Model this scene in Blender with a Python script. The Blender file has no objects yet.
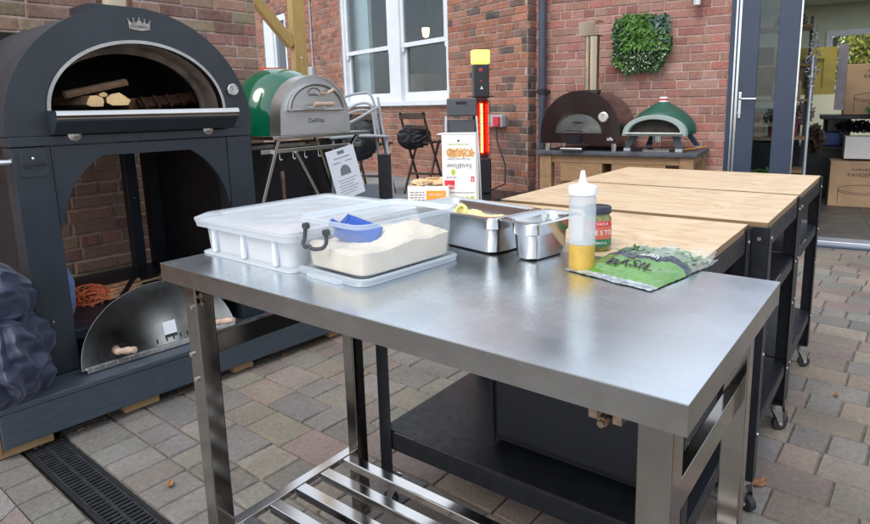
import bpy, math, random
from mathutils import Vector, Matrix, noise
R=math.radians
rnd=random.Random(7)
scene=bpy.context.scene
COL=scene.collection
# ---------------------------------------------------------------- mesh builder
class MB:
    def __init__(s): s.v=[];s.f=[];s.mi=[];s.col=None
    def add(s,vs,fs,mi=0):
        b=len(s.v); s.v+= [tuple(v) for v in vs]; s.f+=[tuple(i+b for i in f) for f in fs]; s.mi+=[mi]*len(fs); return s
    def box(s,a,b,mi=0,m=None):
        x0,y0,z0=a;x1,y1,z1=b
        vs=[Vector(q) for q in ((x0,y0,z0),(x1,y0,z0),(x1,y1,z0),(x0,y1,z0),(x0,y0,z1),(x1,y0,z1),(x1,y1,z1),(x0,y1,z1))]
        if m is not None: vs=[m@v for v in vs]
        return s.add(vs,[(0,3,2,1),(4,5,6,7),(0,1,5,4),(1,2,6,5),(2,3,7,6),(3,0,4,7)],mi)
    def prism(s,pts,a0,a1,axis='y',mi=0,m=None,caps=True):
        n=len(pts);vs=[]
        for a in (a0,a1):
            for (p,q) in pts:
                vs.append(Vector({'y':(p,a,q),'x':(a,p,q),'z':(p,q,a)}[axis]))
        if m is not None: vs=[m@v for v in vs]
        fs=[(i,(i+1)%n,n+(i+1)%n,n+i) for i in range(n)]
        if caps: fs+=[tuple(range(n))[::-1],tuple(range(n,2*n))]
        return s.add(vs,fs,mi)
    def ring(s,outer,inner,a0,a1,axis='y',mi=0,m=None,closed=True):
        n=len(outer);vs=[]
        for a in (a0,a1):
            for P in (outer,inner):
                for (p,q) in P: vs.append(Vector({'y':(p,a,q),'x':(a,p,q),'z':(p,q,a)}[axis]))
        if m is not None: vs=[m@v for v in vs]
        fs=[];K=n if closed else n-1
        for i in range(K):
            j=(i+1)%n
            fs+=[(i,j,n+j,n+i),(2*n+i,3*n+i,3*n+j,2*n+j),(i,2*n+i,2*n+j,j),(n+i,n+j,3*n+j,3*n+i)]
        if not closed: fs+=[(0,n,3*n,2*n),(n-1,3*n-1,4*n-1,2*n-1)]
        return s.add(vs,fs,mi)
    def cyl(s,p0,p1,r0,r1=None,n=16,mi=0,caps=True,m=None):
        if r1 is None:r1=r0
        p0=Vector(p0);p1=Vector(p1);d=(p1-p0).normalized()
        a=d.orthogonal().normalized();b=d.cross(a);vs=[]
        for p,r in ((p0,r0),(p1,r1)):
            for i in range(n):
                t=2*math.pi*i/n;vs.append(p+(a*math.cos(t)+b*math.sin(t))*r)
        if m is not None: vs=[m@v for v in vs]
        fs=[(i,(i+1)%n,n+(i+1)%n,n+i) for i in range(n)]
        if caps: fs+=[tuple(range(n))[::-1],tuple(range(n,2*n))]
        return s.add(vs,fs,mi)
    def tube(s,path,r,n=8,mi=0,closed=False,radii=None):
        P=[Vector(p) for p in path];K=len(P);vs=[];up=None
        for i in range(K):
            t=(P[(i+1)%K]-P[i-1]) if closed else (P[min(i+1,K-1)]-P[max(i-1,0)])
            t.normalize()
            if up is None: up=t.orthogonal().normalized()
            up=(up-t*up.dot(t)).normalized();b=t.cross(up);rr=radii[i] if radii else r
            for k in range(n):
                a=2*math.pi*k/n;vs.append(P[i]+(up*math.cos(a)+b*math.sin(a))*rr)
        fs=[]
        for i in range(K if closed else K-1):
            j=(i+1)%K
            for k in range(n): fs.append((i*n+k,i*n+(k+1)%n,j*n+(k+1)%n,j*n+k))
        if not closed: fs+=[tuple(range(n))[::-1],tuple(range((K-1)*n,K*n))]
        return s.add(vs,fs,mi)
    def lathe(s,prof,n=24,c=(0,0,0),mi=0,m=None):
        vs=[];K=len(prof)
        for (r,z) in prof:
            for i in range(n):
                t=2*math.pi*i/n;vs.append(Vector((c[0]+r*math.cos(t),c[1]+r*math.sin(t),c[2]+z)))
        if m is not None: vs=[m@v for v in vs]
        fs=[]
        for k in range(K-1):
            for i in range(n): fs.append((k*n+i,k*n+(i+1)%n,(k+1)*n+(i+1)%n,(k+1)*n+i))
        if prof[0][0]>1e-6: fs.append(tuple(range(n))[::-1])
        if prof[-1][0]>1e-6: fs.append(tuple(range((K-1)*n,K*n)))
        return s.add(vs,fs,mi)
    def grid(s,fn,nu,nv,mi=0,cu=False,mif=None):
        vs=[];
        for j in range(nv+1):
            for i in range(nu if cu else nu+1): vs.append(fn(i/nu,j/nv))
        W=nu if cu else nu+1;b=len(s.v);s.v+=[tuple(v) for v in vs]
        for j in range(nv):
            for i in range(nu):
                i2=(i+1)%W
                s.f.append((b+j*W+i,b+j*W+i2,b+(j+1)*W+i2,b+(j+1)*W+i));s.mi.append(mif((i+.5)/nu,(j+.5)/nv) if mif else mi)
        return s
def obj(name,mb,mats,parent=None,smooth=None,bevel=0,sub=0,solid=0,seg=2,loc=None,rot=None,mw=None):
    me=bpy.data.meshes.new(name);me.from_pydata(mb.v,[],mb.f);me.validate()
    if not isinstance(mats,(list,tuple)): mats=[mats]
    for m in mats: me.materials.append(m)
    if len(mats)>1:
        for p,i in zip(me.polygons,mb.mi): p.material_index=i
    if mb.col:
        a=me.color_attributes.new('Col','FLOAT_COLOR','POINT')
        flat=[];[flat.extend(c) for c in mb.col];a.data.foreach_set('color',flat)
    import bmesh
    bm=bmesh.new();bm.from_mesh(me);bmesh.ops.recalc_face_normals(bm,faces=bm.faces[:]);bm.to_mesh(me);bm.free()
    if smooth is not None:
        me.polygons.foreach_set('use_smooth',[True]*len(me.polygons));me.set_sharp_from_angle(angle=R(smooth))
    o=bpy.data.objects.new(name,me);COL.objects.link(o)
    if parent: o.parent=parent
    if loc: o.location=loc
    if rot: o.rotation_euler=rot
    if mw is not None: o.matrix_world=mw
    if bevel:
        b=o.modifiers.new('b','BEVEL');b.width=bevel;b.segments=seg;b.limit_method='ANGLE';b.angle_limit=R(40);b.harden_normals=False
    if solid:
        b=o.modifiers.new('s','SOLIDIFY');b.thickness=solid;b.offset=0
    if sub:
        b=o.modifiers.new('u','SUBSURF');b.levels=sub;b.render_levels=sub
    return o
def tag(o,label=None,cat=None,group=None,kind=None):
    if label:o['label']=label
    if cat:o['category']=cat
    if group:o['group']=group
    if kind:o['kind']=kind
    return o
def thing(name,label,cat,loc=(0,0,0),rz=0,group=None):
    o=bpy.data.objects.new(name,None);COL.objects.link(o);o.empty_display_size=.05
    o.location=loc;o.rotation_euler=(0,0,rz);return tag(o,label,cat,group)
def copy_tree(o,parent=None):
    c=o.copy();COL.objects.link(c);c.parent=parent
    for ch in list(o.children): copy_tree(ch,c)
    return c
def text(name,s,size,o,xd,yd,mat,parent=None,ext=.0004,align='CENTER',sx=1.0):
    cu=bpy.data.curves.new(name,'FONT');cu.body=s;cu.size=size;cu.extrude=ext;cu.align_x=align;cu.align_y='CENTER'
    t=bpy.data.objects.new(name,cu);COL.objects.link(t);bpy.context.view_layer.update()
    me=bpy.data.meshes.new_from_object(t.evaluated_get(bpy.context.evaluated_depsgraph_get()))
    bpy.data.objects.remove(t);bpy.data.curves.remove(cu)
    me.materials.clear();me.materials.append(mat)
    xd=Vector(xd).normalized();yd=Vector(yd).normalized();zd=xd.cross(yd)
    M=Matrix((xd*sx,yd,zd)).transposed().to_4x4();M.translation=Vector(o);me.transform(M)
    ob=bpy.data.objects.new(name,me);COL.objects.link(ob)
    if parent: ob.parent=parent
    return ob
# ---------------------------------------------------------------- materials
def newmat(name):
    m=bpy.data.materials.new(name);m.use_nodes=True;nt=m.node_tree
    return m,nt,nt.nodes['Principled BSDF']
def N(nt,t,**k):
    n=nt.nodes.new(t)
    for a,b in k.items():
        if a in n.inputs.keys() if hasattr(n.inputs,'keys') else False: n.inputs[a].default_value=b
        else: setattr(n,a,b)
    return n
def coords(nt,scale=(1,1,1),rot=(0,0,0),kind='Object'):
    tc=N(nt,'ShaderNodeTexCoord');mp=N(nt,'ShaderNodeMapping');mp.inputs['Scale'].default_value=scale;mp.inputs['Rotation'].default_value=rot
    nt.links.new(tc.outputs[kind],mp.inputs['Vector']);return mp.outputs['Vector']
def noise_f(nt,vec,scale,detail=4,rough=.55):
    n=N(nt,'ShaderNodeTexNoise');n.inputs['Scale'].default_value=scale;n.inputs['Detail'].default_value=detail;n.inputs['Roughness'].default_value=rough
    nt.links.new(vec,n.inputs['Vector']);return n.outputs['Fac']
def ramp(nt,fac,stops):
    r=N(nt,'ShaderNodeValToRGB');e=r.color_ramp.elements
    while len(e)<len(stops): e.new(.5)
    for x,(p,c) in zip(e,stops):
        x.position=p;x.color=(c[0],c[1],c[2],1) if isinstance(c,(tuple,list)) else (c,c,c,1)
    nt.links.new(fac,r.inputs['Fac']);return r.outputs['Color']
def mix(nt,f,a,b,mode='MIX'):
    m=N(nt,'ShaderNodeMix');m.data_type='RGBA';m.blend_type=mode
    for s,v in ((m.inputs[0],f),(m.inputs[6],a),(m.inputs[7],b)):
        if isinstance(v,(int,float)): s.default_value=v
        elif isinstance(v,(tuple,list)): s.default_value=(*v[:3],1)
        else: nt.links.new(v,s)
    return m.outputs[2]
def bump(nt,bs,h,strength=.3,dist=.01):
    b=N(nt,'ShaderNodeBump');b.inputs['Strength'].default_value=strength;b.inputs['Distance'].default_value=dist
    nt.links.new(h,b.inputs['Height']);nt.links.new(b.outputs['Normal'],bs.inputs['Normal'])
def pm(name,c,rough=.5,metal=0,var=.15,scale=8,bmp=0,bscale=60,spec=None,rvar=0,stretch=(1,1,1),coat=0):
    m,nt,bs=newmat(name);v=coords(nt,stretch)
    f=noise_f(nt,v,scale)
    lo=tuple(max(0,x*(1-var)) for x in c);hi=tuple(min(1,x*(1+var)) for x in c)
    nt.links.new(ramp(nt,f,[(.3,lo),(.7,hi)]),bs.inputs['Base Color'])
    bs.inputs['Roughness'].default_value=rough;bs.inputs['Metallic'].default_value=metal
    if rvar: nt.links.new(ramp(nt,noise_f(nt,v,scale*2.3,6),[(.3,max(0,rough-rvar)),(.7,min(1,rough+rvar))]),bs.inputs['Roughness'])
    if bmp: bump(nt,bs,noise_f(nt,v,bscale,5),bmp,.003)
    if spec is not None: bs.inputs['Specular IOR Level'].default_value=spec
    if coat: bs.inputs['Coat Weight'].default_value=coat;bs.inputs['Coat Roughness'].default_value=.05
    return m
def emis(name,c,s):
    m,nt,bs=newmat(name);bs.inputs['Base Color'].default_value=(*c,1);bs.inputs['Emission Color'].default_value=(*c,1);bs.inputs['Emission Strength'].default_value=s;return m
M={}
def brickmat(name,wash,washcol,soot=.0):
    m,nt,bs=newmat(name);v=coords(nt)
    at=N(nt,'ShaderNodeAttribute');at.attribute_name='Col'
    c=mix(nt,1.0,at.outputs['Color'],ramp(nt,noise_f(nt,v,38,6,.7),[(.25,.62),(.75,1.3)]),'MULTIPLY')
    w=ramp(nt,noise_f(nt,v,5.5,8,.72),[(.5-wash*.18,0),(.78,wash)])
    c=mix(nt,w,c,washcol)
    c=mix(nt,ramp(nt,noise_f(nt,v,95,3,.6),[(.6,0),(.72,wash*.8)]),c,washcol)
    if soot: c=mix(nt,ramp(nt,noise_f(nt,v,2.2,5,.6),[(.48,0),(.7,soot)]),c,(.05,.04,.038))
    nt.links.new(c,bs.inputs['Base Color']);bs.inputs['Roughness'].default_value=.92;bs.inputs['Specular IOR Level'].default_value=.25
    bump(nt,bs,noise_f(nt,v,110,6,.7),.55,.006);return m
M['brick_r']=brickmat('brick_pink_weathered',.55,(.42,.30,.26),.22)
M['brick_w']=brickmat('brick_red_old',.48,(.42,.30,.25),.30)
M['brick_l']=brickmat('brick_brown_red',.5,(.42,.32,.27),.1)
def mortar(name,c): return pm(name,c,.95,0,.3,14,.6,120,.2)
M['mort_r']=mortar('mortar_pink',(.42,.32,.29));M['mort_w']=mortar('mortar_grey',(.37,.30,.255));M['mort_l']=mortar('mortar_buff',(.50,.38,.34))
def paver():
    m,nt,bs=newmat('paver_concrete');v=coords(nt)
    at=N(nt,'ShaderNodeAttribute');at.attribute_name='Col'
    c=mix(nt,1.0,at.outputs['Color'],ramp(nt,noise_f(nt,v,55,6,.75),[(.28,.68),(.72,1.28)]),'MULTIPLY')
    c=mix(nt,1.0,c,ramp(nt,noise_f(nt,v,2.4,4,.6),[(.3,.78),(.7,1.12)]),'MULTIPLY')
    c=mix(nt,ramp(nt,noise_f(nt,v,230,2,.5),[(.62,0),(.7,.5)]),c,(.42,.40,.36))
    c=mix(nt,ramp(nt,noise_f(nt,v,7,8,.75),[(.56,0),(.75,.45)]),c,(.13,.12,.105))
    nt.links.new(c,bs.inputs['Base Color']);bs.inputs['Roughness'].default_value=.85
    c=mix(nt,ramp(nt,noise_f(nt,v,1.3,6,.7),[(.5,0),(.68,.35)]),c,(.11,.105,.085))
    nt.links.new(c,bs.inputs['Base Color']);bump(nt,bs,mix(nt,.5,noise_f(nt,v,170,5,.7),noise_f(nt,v,28,5,.7)),.8,.007);return m
M['paver']=paver()
M['soil']=pm('joint_sand',(.14,.125,.10),.98,0,.45,30,.8,90)
M['concrete']=pm('concrete_slab',(.30,.29,.27),.9,0,.25,14,.5,120)
def steel(name,base,r,scr=.5,stretch=(1,14,1),smudge=.12,bm=.04):
    m,nt,bs=newmat(name);v=coords(nt,stretch);v2=coords(nt)
    bs.inputs['Metallic'].default_value=1
    f=noise_f(nt,v,60,6,.7)
    c=mix(nt,ramp(nt,noise_f(nt,v2,5,6,.65),[(.35,0),(.7,.5)]),tuple(x*.86 for x in base),tuple(min(1,x*1.08) for x in base))
    nt.links.new(c,bs.inputs['Base Color'])
    a=ramp(nt,f,[(.25,r-.05),(.75,r+.05)]);b=ramp(nt,noise_f(nt,v2,3.2,7,.7),[(.35,r-smudge),(.68,r+smudge)])
    nt.links.new(mix(nt,.6,a,b),bs.inputs['Roughness']);bump(nt,bs,f,bm,.001);return m
def tabletop():
    m,nt,bs=newmat('worn_stainless');v=coords(nt);vs=coords(nt,(1,10,1));bs.inputs['Metallic'].default_value=1
    sm=noise_f(nt,v,2.6,6,.62);fine=noise_f(nt,vs,90,4,.6)
    c=mix(nt,ramp(nt,sm,[(.35,0),(.7,1)]),(.61,.65,.68),(.79,.83,.855))
    # fine random scratches: stretched noise in three directions
    h=None
    for k,(a,sc) in enumerate(((.5,26),(-.7,31),(1.3,22))):
        vv=coords(nt,(2,sc*2.2,1),(0,0,a));n=noise_f(nt,vv,5,2,.5)
        s=ramp(nt,n,[(.585,0),(.60,1),(.615,0)]);h=s if h is None else mix(nt,1.0,h,s,'LIGHTEN')
    c=mix(nt,mix(nt,1.0,h,(.6,.6,.6),'MULTIPLY'),c,(.80,.81,.83))
    ring=ramp(nt,noise_f(nt,v,1.7,3,.6),[(.45,0),(.7,.35)])
    c=mix(nt,ring,c,(.40,.40,.395))
    nt.links.new(c,bs.inputs['Base Color'])
    r=mix(nt,.5,ramp(nt,sm,[(.3,.14),(.7,.34)]),ramp(nt,fine,[(.3,.23),(.7,.30)]))
    nt.links.new(r,bs.inputs['Roughness']);sp=ramp(nt,noise_f(nt,v,75,3,.6),[(.74,0),(.77,.6)]);mk=ramp(nt,noise_f(nt,v,4,4,.6),[(.5,0),(.62,1)]);sp=mix(nt,1.0,sp,mk,'MULTIPLY')
    iv=N(nt,'ShaderNodeMath');iv.operation='SUBTRACT';iv.inputs[0].default_value=1;nt.links.new(sp,iv.inputs[1]);nt.links.new(iv.outputs[0],bs.inputs['Metallic'])
    bump(nt,bs,noise_f(nt,v,4,2,.4),.12,.004);return m
M['top']=tabletop()
M['edge']=steel('stainless_fold_edge',(.42,.41,.40),.26,stretch=(1,1,8),smudge=.14,bm=.05)
def addspecks(m,scale=18,c2=(.85,.84,.82),thr=.66):
    nt=m.node_tree;bs=nt.nodes['Principled BSDF'];old=bs.inputs['Base Color'].links[0].from_socket
    f=ramp(nt,noise_f(nt,coords(nt,(1,1,1)),scale,8,.8),[(thr,0),(thr+.04,.8)])
    f2=ramp(nt,noise_f(nt,coords(nt,(1,1,1)),3.1,5,.7),[(.42,.0),(.62,.45)])
    c=mix(nt,f2,old,(.20,.18,.165));c=mix(nt,f,c,c2);nt.links.new(c,bs.inputs['Base Color'])
addspecks(M['edge'],26,thr=.64)
M['steel']=steel('stainless_satin',(.60,.59,.57),.24)
M['polish']=steel('stainless_polished',(.68,.66,.64),.12,smudge=.06,bm=.02)
M['pan']=steel('stainless_pan',(.70,.70,.69),.17,smudge=.09,bm=.02)
M['legst']=steel('stainless_leg',(.30,.275,.25),.12,stretch=(6,6,1),smudge=.08,bm=.03)
addspecks(M['legst'],14,(.62,.60,.56),.62)
M['bolt']=pm('bolt_zinc',(.62,.60,.56),.35,1,.1,40)
M['coppery']=pm('heat_tinted_steel',(.34,.25,.19),.38,1,.5,40)
M['blackmetal']=pm('black_powdercoat',(.008,.0095,.014),.42,0,.3,20,.15,300,rvar=.08)
M['castor']=pm('castor_rubber',(.02,.02,.021),.6,0,.3,40)
M['chrome']=pm('zinc_chrome',(.70,.72,.75),.22,1,.1,30)
M['anth']=pm('anthracite_powdercoat',(.021,.028,.038),.40,0,.18,5,.12,350,rvar=.06)
M['anth2']=pm('anthracite_body',(.023,.029,.037),.46,0,.22,4,.15,300,rvar=.07)
M['soot']=pm('sooty_refractory_mouth_shade',(.028,.023,.02),.95,0,.4,10,.5,80)
M['refr']=pm('sooty_tan_throat',(.20,.15,.12),.8,0,.5,9,.4,60)
M['black']=pm('matt_black',(.012,.012,.014),.6,0,.3,20)
M['blackgloss']=pm('gloss_black',(.015,.015,.018),.25,0,.2,20)
M['white']=pm('white_paint',(.66,.69,.72),.4,0,.05,6,.05,80)
M['paper']=pm('white_paper',(.78,.79,.82),.7,0,.03,6)
M['card']=pm('white_card',(.80,.79,.77),.55,0,.04,6)
M['ink']=pm('dark_ink',(.03,.03,.035),.6,0,.1,20)
M['greyink']=pm('grey_ink',(.2,.2,.22),.6,0,.1,20)
M['red']=pm('red_print',(.62,.03,.05),.5,0,.08,20)
M['orangep']=pm('orange_print',(.85,.33,.03),.5,0,.1,20)
M['limep']=pm('lime_print',(.42,.55,.05),.5,0,.15,30)
M['cardboard']=pm('brown_cardboard',(.46,.30,.18),.85,0,.12,5,.15,60)
M['navy']=pm('navy_frame',(.035,.05,.085),.35,0,.1,5)
def woodmat(name,c1,c2,scale=(1.2,16,16),rough=.6,knots=.0,bm=.2,wear=None):
    m,nt,bs=newmat(name);v=coords(nt,scale);v2=coords(nt,(scale[0]*1.5,scale[1]*.35,scale[2]*.35))
    n=N(nt,'ShaderNodeTexNoise');n.inputs['Scale'].default_value=1.6;n.inputs['Detail'].default_value=3;n.inputs['Distortion'].default_value=.9
    nt.links.new(v2,n.inputs['Vector'])
    w=N(nt,'ShaderNodeMath');w.operation='MULTIPLY';w.inputs[1].default_value=9.;nt.links.new(n.outputs['Fac'],w.inputs[0])
    s=N(nt,'ShaderNodeMath');s.operation='FRACT';nt.links.new(w.outputs[0],s.inputs[0])
    rings=ramp(nt,s.outputs[0],[(0,.25),(.6,.0),(.93,.75),(1,.25)])
    c=mix(nt,rings,c1,c2);c=mix(nt,ramp(nt,noise_f(nt,v,9,6,.7),[(.35,0),(.72,.6)]),c,tuple(x*.72 for x in c2))
    if wear: c=mix(nt,ramp(nt,noise_f(nt,coords(nt),3,6,.6),[(.45,0),(.7,.5)]),c,wear)
    nt.links.new(c,bs.inputs['Base Color']);bs.inputs['Roughness'].default_value=rough
    bump(nt,bs,noise_f(nt,v,14,5,.6),bm,.002);return m
M['ply']=woodmat('pine_plywood',(.76,.58,.38),(.55,.36,.20),scale=(.55,7,7),rough=.5,bm=.1)
M['plyedge']=woodmat('plywood_edge',(.30,.19,.10),(.20,.12,.06),rough=.7,scale=(1,30,60))
M['oak']=woodmat('oiled_oak_bench',(.36,.22,.11),(.24,.135,.06),rough=.55,scale=(1.5,14,14))
M['post']=woodmat('treated_yellow_post',(.52,.34,.11),(.38,.23,.06),rough=.6,scale=(14,14,1.2))
M['block']=woodmat('sawn_softwood',(.44,.29,.14),(.30,.18,.08),rough=.8)
M['deckb']=woodmat('blue_grey_composite',(.060,.078,.098),(.040,.053,.070),rough=.5,scale=(.9,26,26),bm=.5)
M['log']=woodmat('log_bark',(.20,.11,.06),(.10,.055,.03),rough=.9,scale=(2,20,20),bm=.6)
M['logend']=pm('split_log_face',(.68,.46,.22),.8,0,.2,16,.3,60)
M['beech']=pm('turned_handle',(.52,.38,.29),.55,0,.2,30,.1,60)
M['slate']=pm('dark_slate_top',(.065,.07,.082),.55,0,.35,9,.5,60,rvar=.1)
M['darkwood']=pm('dark_stained_wood',(.055,.032,.022),.55,0,.35,14)
M['greypl']=pm('grey_plastic',(.36,.38,.41),.4,0,.08,10)
M['greyfold']=pm('dark_grey_plastic',(.085,.09,.10),.5,0,.1,8)
def fabric(name,c,rough=.75,sheen=.3,sc=500):
    m,nt,bs=newmat(name);v=coords(nt)
    nt.links.new(ramp(nt,noise_f(nt,v,6,5),[(.3,tuple(x*.8 for x in c)),(.7,tuple(x*1.2 for x in c))]),bs.inputs['Base Color'])
    bs.inputs['Roughness'].default_value=rough;bs.inputs['Sheen Weight'].default_value=sheen
    bump(nt,bs,noise_f(nt,v,sc,2),.04,.0006);return m
M['cover']=fabric('navy_blue_cover',(.022,.029,.062),.5,.2)
M['cloth']=fabric('blue_cloth',(.13,.19,.36),.75)
M['nylon']=fabric('black_nylon',(.007,.008,.012),.6,.05)
def clear(name,c,rough,trans,ior=1.45,mixw=None):
    m,nt,bs=newmat(name);bs.inputs['Base Color'].default_value=(*c,1);bs.inputs['Roughness'].default_value=rough
    bs.inputs['Transmission Weight'].default_value=trans;bs.inputs['IOR'].default_value=ior;return m
def film(name,c,alpha,rough=.15,spec=.5,va=0.04):
    m,nt,bs=newmat(name);v=coords(nt);bs.inputs['Base Color'].default_value=(*c,1);bs.inputs['Roughness'].default_value=rough
    nt.links.new(ramp(nt,noise_f(nt,v,12,4),[(.3,alpha*(1-va)),(.7,min(1,alpha*(1+va)))]),bs.inputs['Alpha'])
    bs.inputs['Specular IOR Level'].default_value=spec;return m
M['clearbox']=film('clear_box_plastic',(.64,.71,.77),.24,.12,.8)
M['clearrim']=film('clear_rim_plastic',(.70,.77,.83),.42,.12,.8)
M['milky']=film('milky_lid',(.70,.76,.81),.55,.22,.7)
def milk():
    m,nt,bs=newmat('white_polypropylene');bs.inputs['Base Color'].default_value=(.70,.75,.80,1);bs.inputs['Roughness'].default_value=.32
    bs.inputs['Subsurface Weight'].default_value=.25;bs.inputs['Subsurface Radius'].default_value=(.02,.02,.02)
    return m
M['pp']=milk()
M['ppwall']=film('white_translucent_wall',(.72,.77,.82),.58,.3,.5)
M['bottle']=film('squeezy_plastic',(.60,.66,.71),.52,.3,.5);M['bottlelow']=film('squeezy_plastic_clear',(.60,.60,.5),.10,.25,.5)
M['bcap']=pm('white_nozzle',(.76,.78,.82),.4,0,.03,10)
M['oil']=pm('mustard_oil',(.55,.33,.015),.25,0,.15,40)
M['flour']=pm('flour',(.72,.63,.50),.95,0,.06,30,.3,60)
M['dough']=pm('pale_dough',(.74,.52,.40),.8,0,.1,8)
M['scoop']=pm('blue_plastic',(.018,.085,.40),.3,0,.1,8)
M['greenbag']=pm('green_printed_film',(.085,.24,.022),.3,0,.25,14,.4,40,coat=.9)
M['bandbag']=pm('dark_printed_film',(.03,.04,.055),.25,0,.15,9,coat=.4)
M['seal']=pm('crinkled_seal_film',(.42,.48,.50),.2,.35,.4,60,.8,70)
M['bagfilm']=film('clear_bag_film',(.62,.70,.66),.30,.08,1.,.6)
M['leaf']=pm('basil_leaf',(.07,.20,.05),.5,0,.6,30)
M['palegreen']=pm('pale_leaf',(.26,.36,.20),.5,0,.5,30)
M['jarlid']=pm('navy_jar_lid',(.015,.017,.035),.35,0,.1,10)
M['pesto']=pm('green_pesto',(.16,.15,.03),.3,0,.5,60,coat=.6)
M['labelred']=pm('label_salmon_red',(.55,.13,.08),.5,0,.1,20)
M['labelgreen']=pm('label_green',(.02,.16,.07),.5,0,.1,20)
M['greengloss']=pm('green_gloss_enamel',(.0,.105,.045),.12,0,.08,4,coat=1)
M['greenmatt']=pm('dark_green_textured',(.016,.085,.055),.42,0,.15,8,.2,200)
M['stoneoff']=pm('pale_stone',(.55,.52,.47),.7,0,.2,14)
M['maroon']=pm('copper_brown_paint',(.026,.013,.012),.25,.25,.15,6,.1,200,coat=.4)
M['bronzest']=steel('bronze_tinted_steel',(.40,.32,.24),.13,stretch=(1,1,1),smudge=.05,bm=.01)
M['gauge']=pm('gauge_face',(.78,.77,.72),.4,0,.03,10)
M['amber']=emis('amber_lamp',(1,.60,.10),1.15)
M['hot']=emis('glowing_element',(1,.045,.008),6)
M['hotcore']=emis('glowing_core',(1,.26,.03),34)
M['bulb']=emis('warm_bulb',(1,.72,.30),3.2)
M['redgloss']=pm('reflector_red',(.16,.006,.004),.35,.4,.3,20)
M['orangenet']=pm('orange_net',(.80,.19,.07),.6,0,.25,50)
M['copper']=pm('kindling',(.62,.32,.16),.6,0,.35,30)
M['brass']=pm('brass_rod',(.50,.38,.20),.4,.6,.2,30)
M['brown']=pm('dry_leaf',(.30,.14,.06),.8,0,.4,40)
M['cream']=pm('cream_plaster',(.60,.62,.48),.9,0,.05,4)
M['tile']=pm('slate_floor_tile',(.075,.07,.062),.5,0,.35,5,.1,60)
M['grout']=pm('grout',(.30,.29,.27),.8)
M['alu']=pm('aluminium_sill',(.52,.56,.64),.35,.7,.08,8)
M['pipe']=pm('grey_downpipe',(.045,.055,.085),.4,0,.15,6)
M['iron']=pm('drain_iron',(.035,.037,.042),.5,.3,.4,30,.3,80)
M['curtain']=pm('room_pale_wall',(.42,.43,.38),.9,0,.1,3)
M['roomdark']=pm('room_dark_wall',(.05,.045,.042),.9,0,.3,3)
M['pink']=pm('faded_pink_print',(.30,.22,.24),.7,0,.3,8)
M['yellowp']=pm('yellow_ochre_panel',(.55,.44,.10),.7,0,.15,6)
M['tanp']=pm('tan_panel',(.40,.31,.20),.8,0,.3,8)
M['greyp']=pm('mauve_grey_panel',(.33,.30,.32),.8,0,.15,8)
M['blue']=pm('blue_bag',(.03,.08,.28),.5,0,.3,12)
M['maroonp']=pm('dark_red_panel',(.22,.05,.06),.7,0,.1,8)
def glass():
    m,nt,bs=newmat('window_glass');g=N(nt,'ShaderNodeBsdfGlossy');g.inputs['Roughness'].default_value=.02;g.inputs['Color'].default_value=(.9,.95,1,1)
    t=N(nt,'ShaderNodeBsdfTransparent');t.inputs['Color'].default_value=(.80,.86,.86,1);mx=N(nt,'ShaderNodeMixShader')
    fr=N(nt,'ShaderNodeFresnel');fr.inputs['IOR'].default_value=1.4
    ad=N(nt,'ShaderNodeMath');ad.inputs[1].default_value=.02;gb=N(nt,'ShaderNodeNewGeometry');sb=N(nt,'ShaderNodeMath');sb.operation='SUBTRACT';sb.inputs[0].default_value=1;nt.links.new(gb.outputs['Backfacing'],sb.inputs[1]);mu=N(nt,'ShaderNodeMath');mu.operation='MULTIPLY';nt.links.new(fr.outputs[0],mu.inputs[0]);nt.links.new(sb.outputs[0],mu.inputs[1]);nt.links.new(mu.outputs[0],ad.inputs[0])
    nt.links.new(ad.outputs[0],mx.inputs[0]);nt.links.new(t.outputs[0],mx.inputs[1]);nt.links.new(g.outputs[0],mx.inputs[2])
    nt.links.new(mx.outputs[0],nt.nodes['Material Output'].inputs['Surface']);return m
M['glass']=glass()
# ================================================================ camera
f_,pit,rol,ch=604.473,.177281,-.0185446,1.223486
Fv=Vector((0,math.cos(pit),-math.sin(pit)));Rv=Vector((1,0,0));Uv=Rv.cross(Fv)
R2=math.cos(rol)*Rv+math.sin(rol)*Uv;U2=-math.sin(rol)*Rv+math.cos(rol)*Uv
cam=bpy.data.cameras.new('camera');co=bpy.data.objects.new('camera',cam);COL.objects.link(co)
Mx=Matrix((R2,U2,-Fv)).transposed().to_4x4();Mx.translation=Vector((0,0,ch));co.matrix_world=Mx
cam.sensor_fit='HORIZONTAL';cam.sensor_width=36;cam.lens=f_/870*36;cam.shift_x=-32.65/870;cam.shift_y=-48.38/870
cam.clip_start=.05;cam.clip_end=400;scene.camera=co
# ================================================================ light
w=bpy.data.worlds.new('World');scene.world=w;w.use_nodes=True;nt=w.node_tree
sky=nt.nodes.new('ShaderNodeTexSky');sky.sky_type='NISHITA';sky.sun_disc=False
SUN_EL,SUN_AZ=R(48),R(215)    # azimuth from +Y clockwise
sky.sun_elevation=SUN_EL;sky.sun_rotation=SUN_AZ;sky.air_density=1.0;sky.dust_density=2.0;sky.ozone_density=1.0
bg=nt.nodes['Background'];bg.inputs['Strength'].default_value=.15;
tc=nt.nodes.new('ShaderNodeTexCoord');cn=nt.nodes.new('ShaderNodeTexNoise');cn.inputs['Scale'].default_value=2.2;cn.inputs['Detail'].default_value=7;cn.inputs['Roughness'].default_value=.6
mpg=nt.nodes.new('ShaderNodeMapping');mpg.inputs['Scale'].default_value=(1,1,2.4);nt.links.new(tc.outputs['Generated'],mpg.inputs['Vector']);nt.links.new(mpg.outputs[0],cn.inputs['Vector'])
cf=ramp(nt,cn.outputs['Fac'],[(.36,.45),(.60,.95)])
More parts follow.
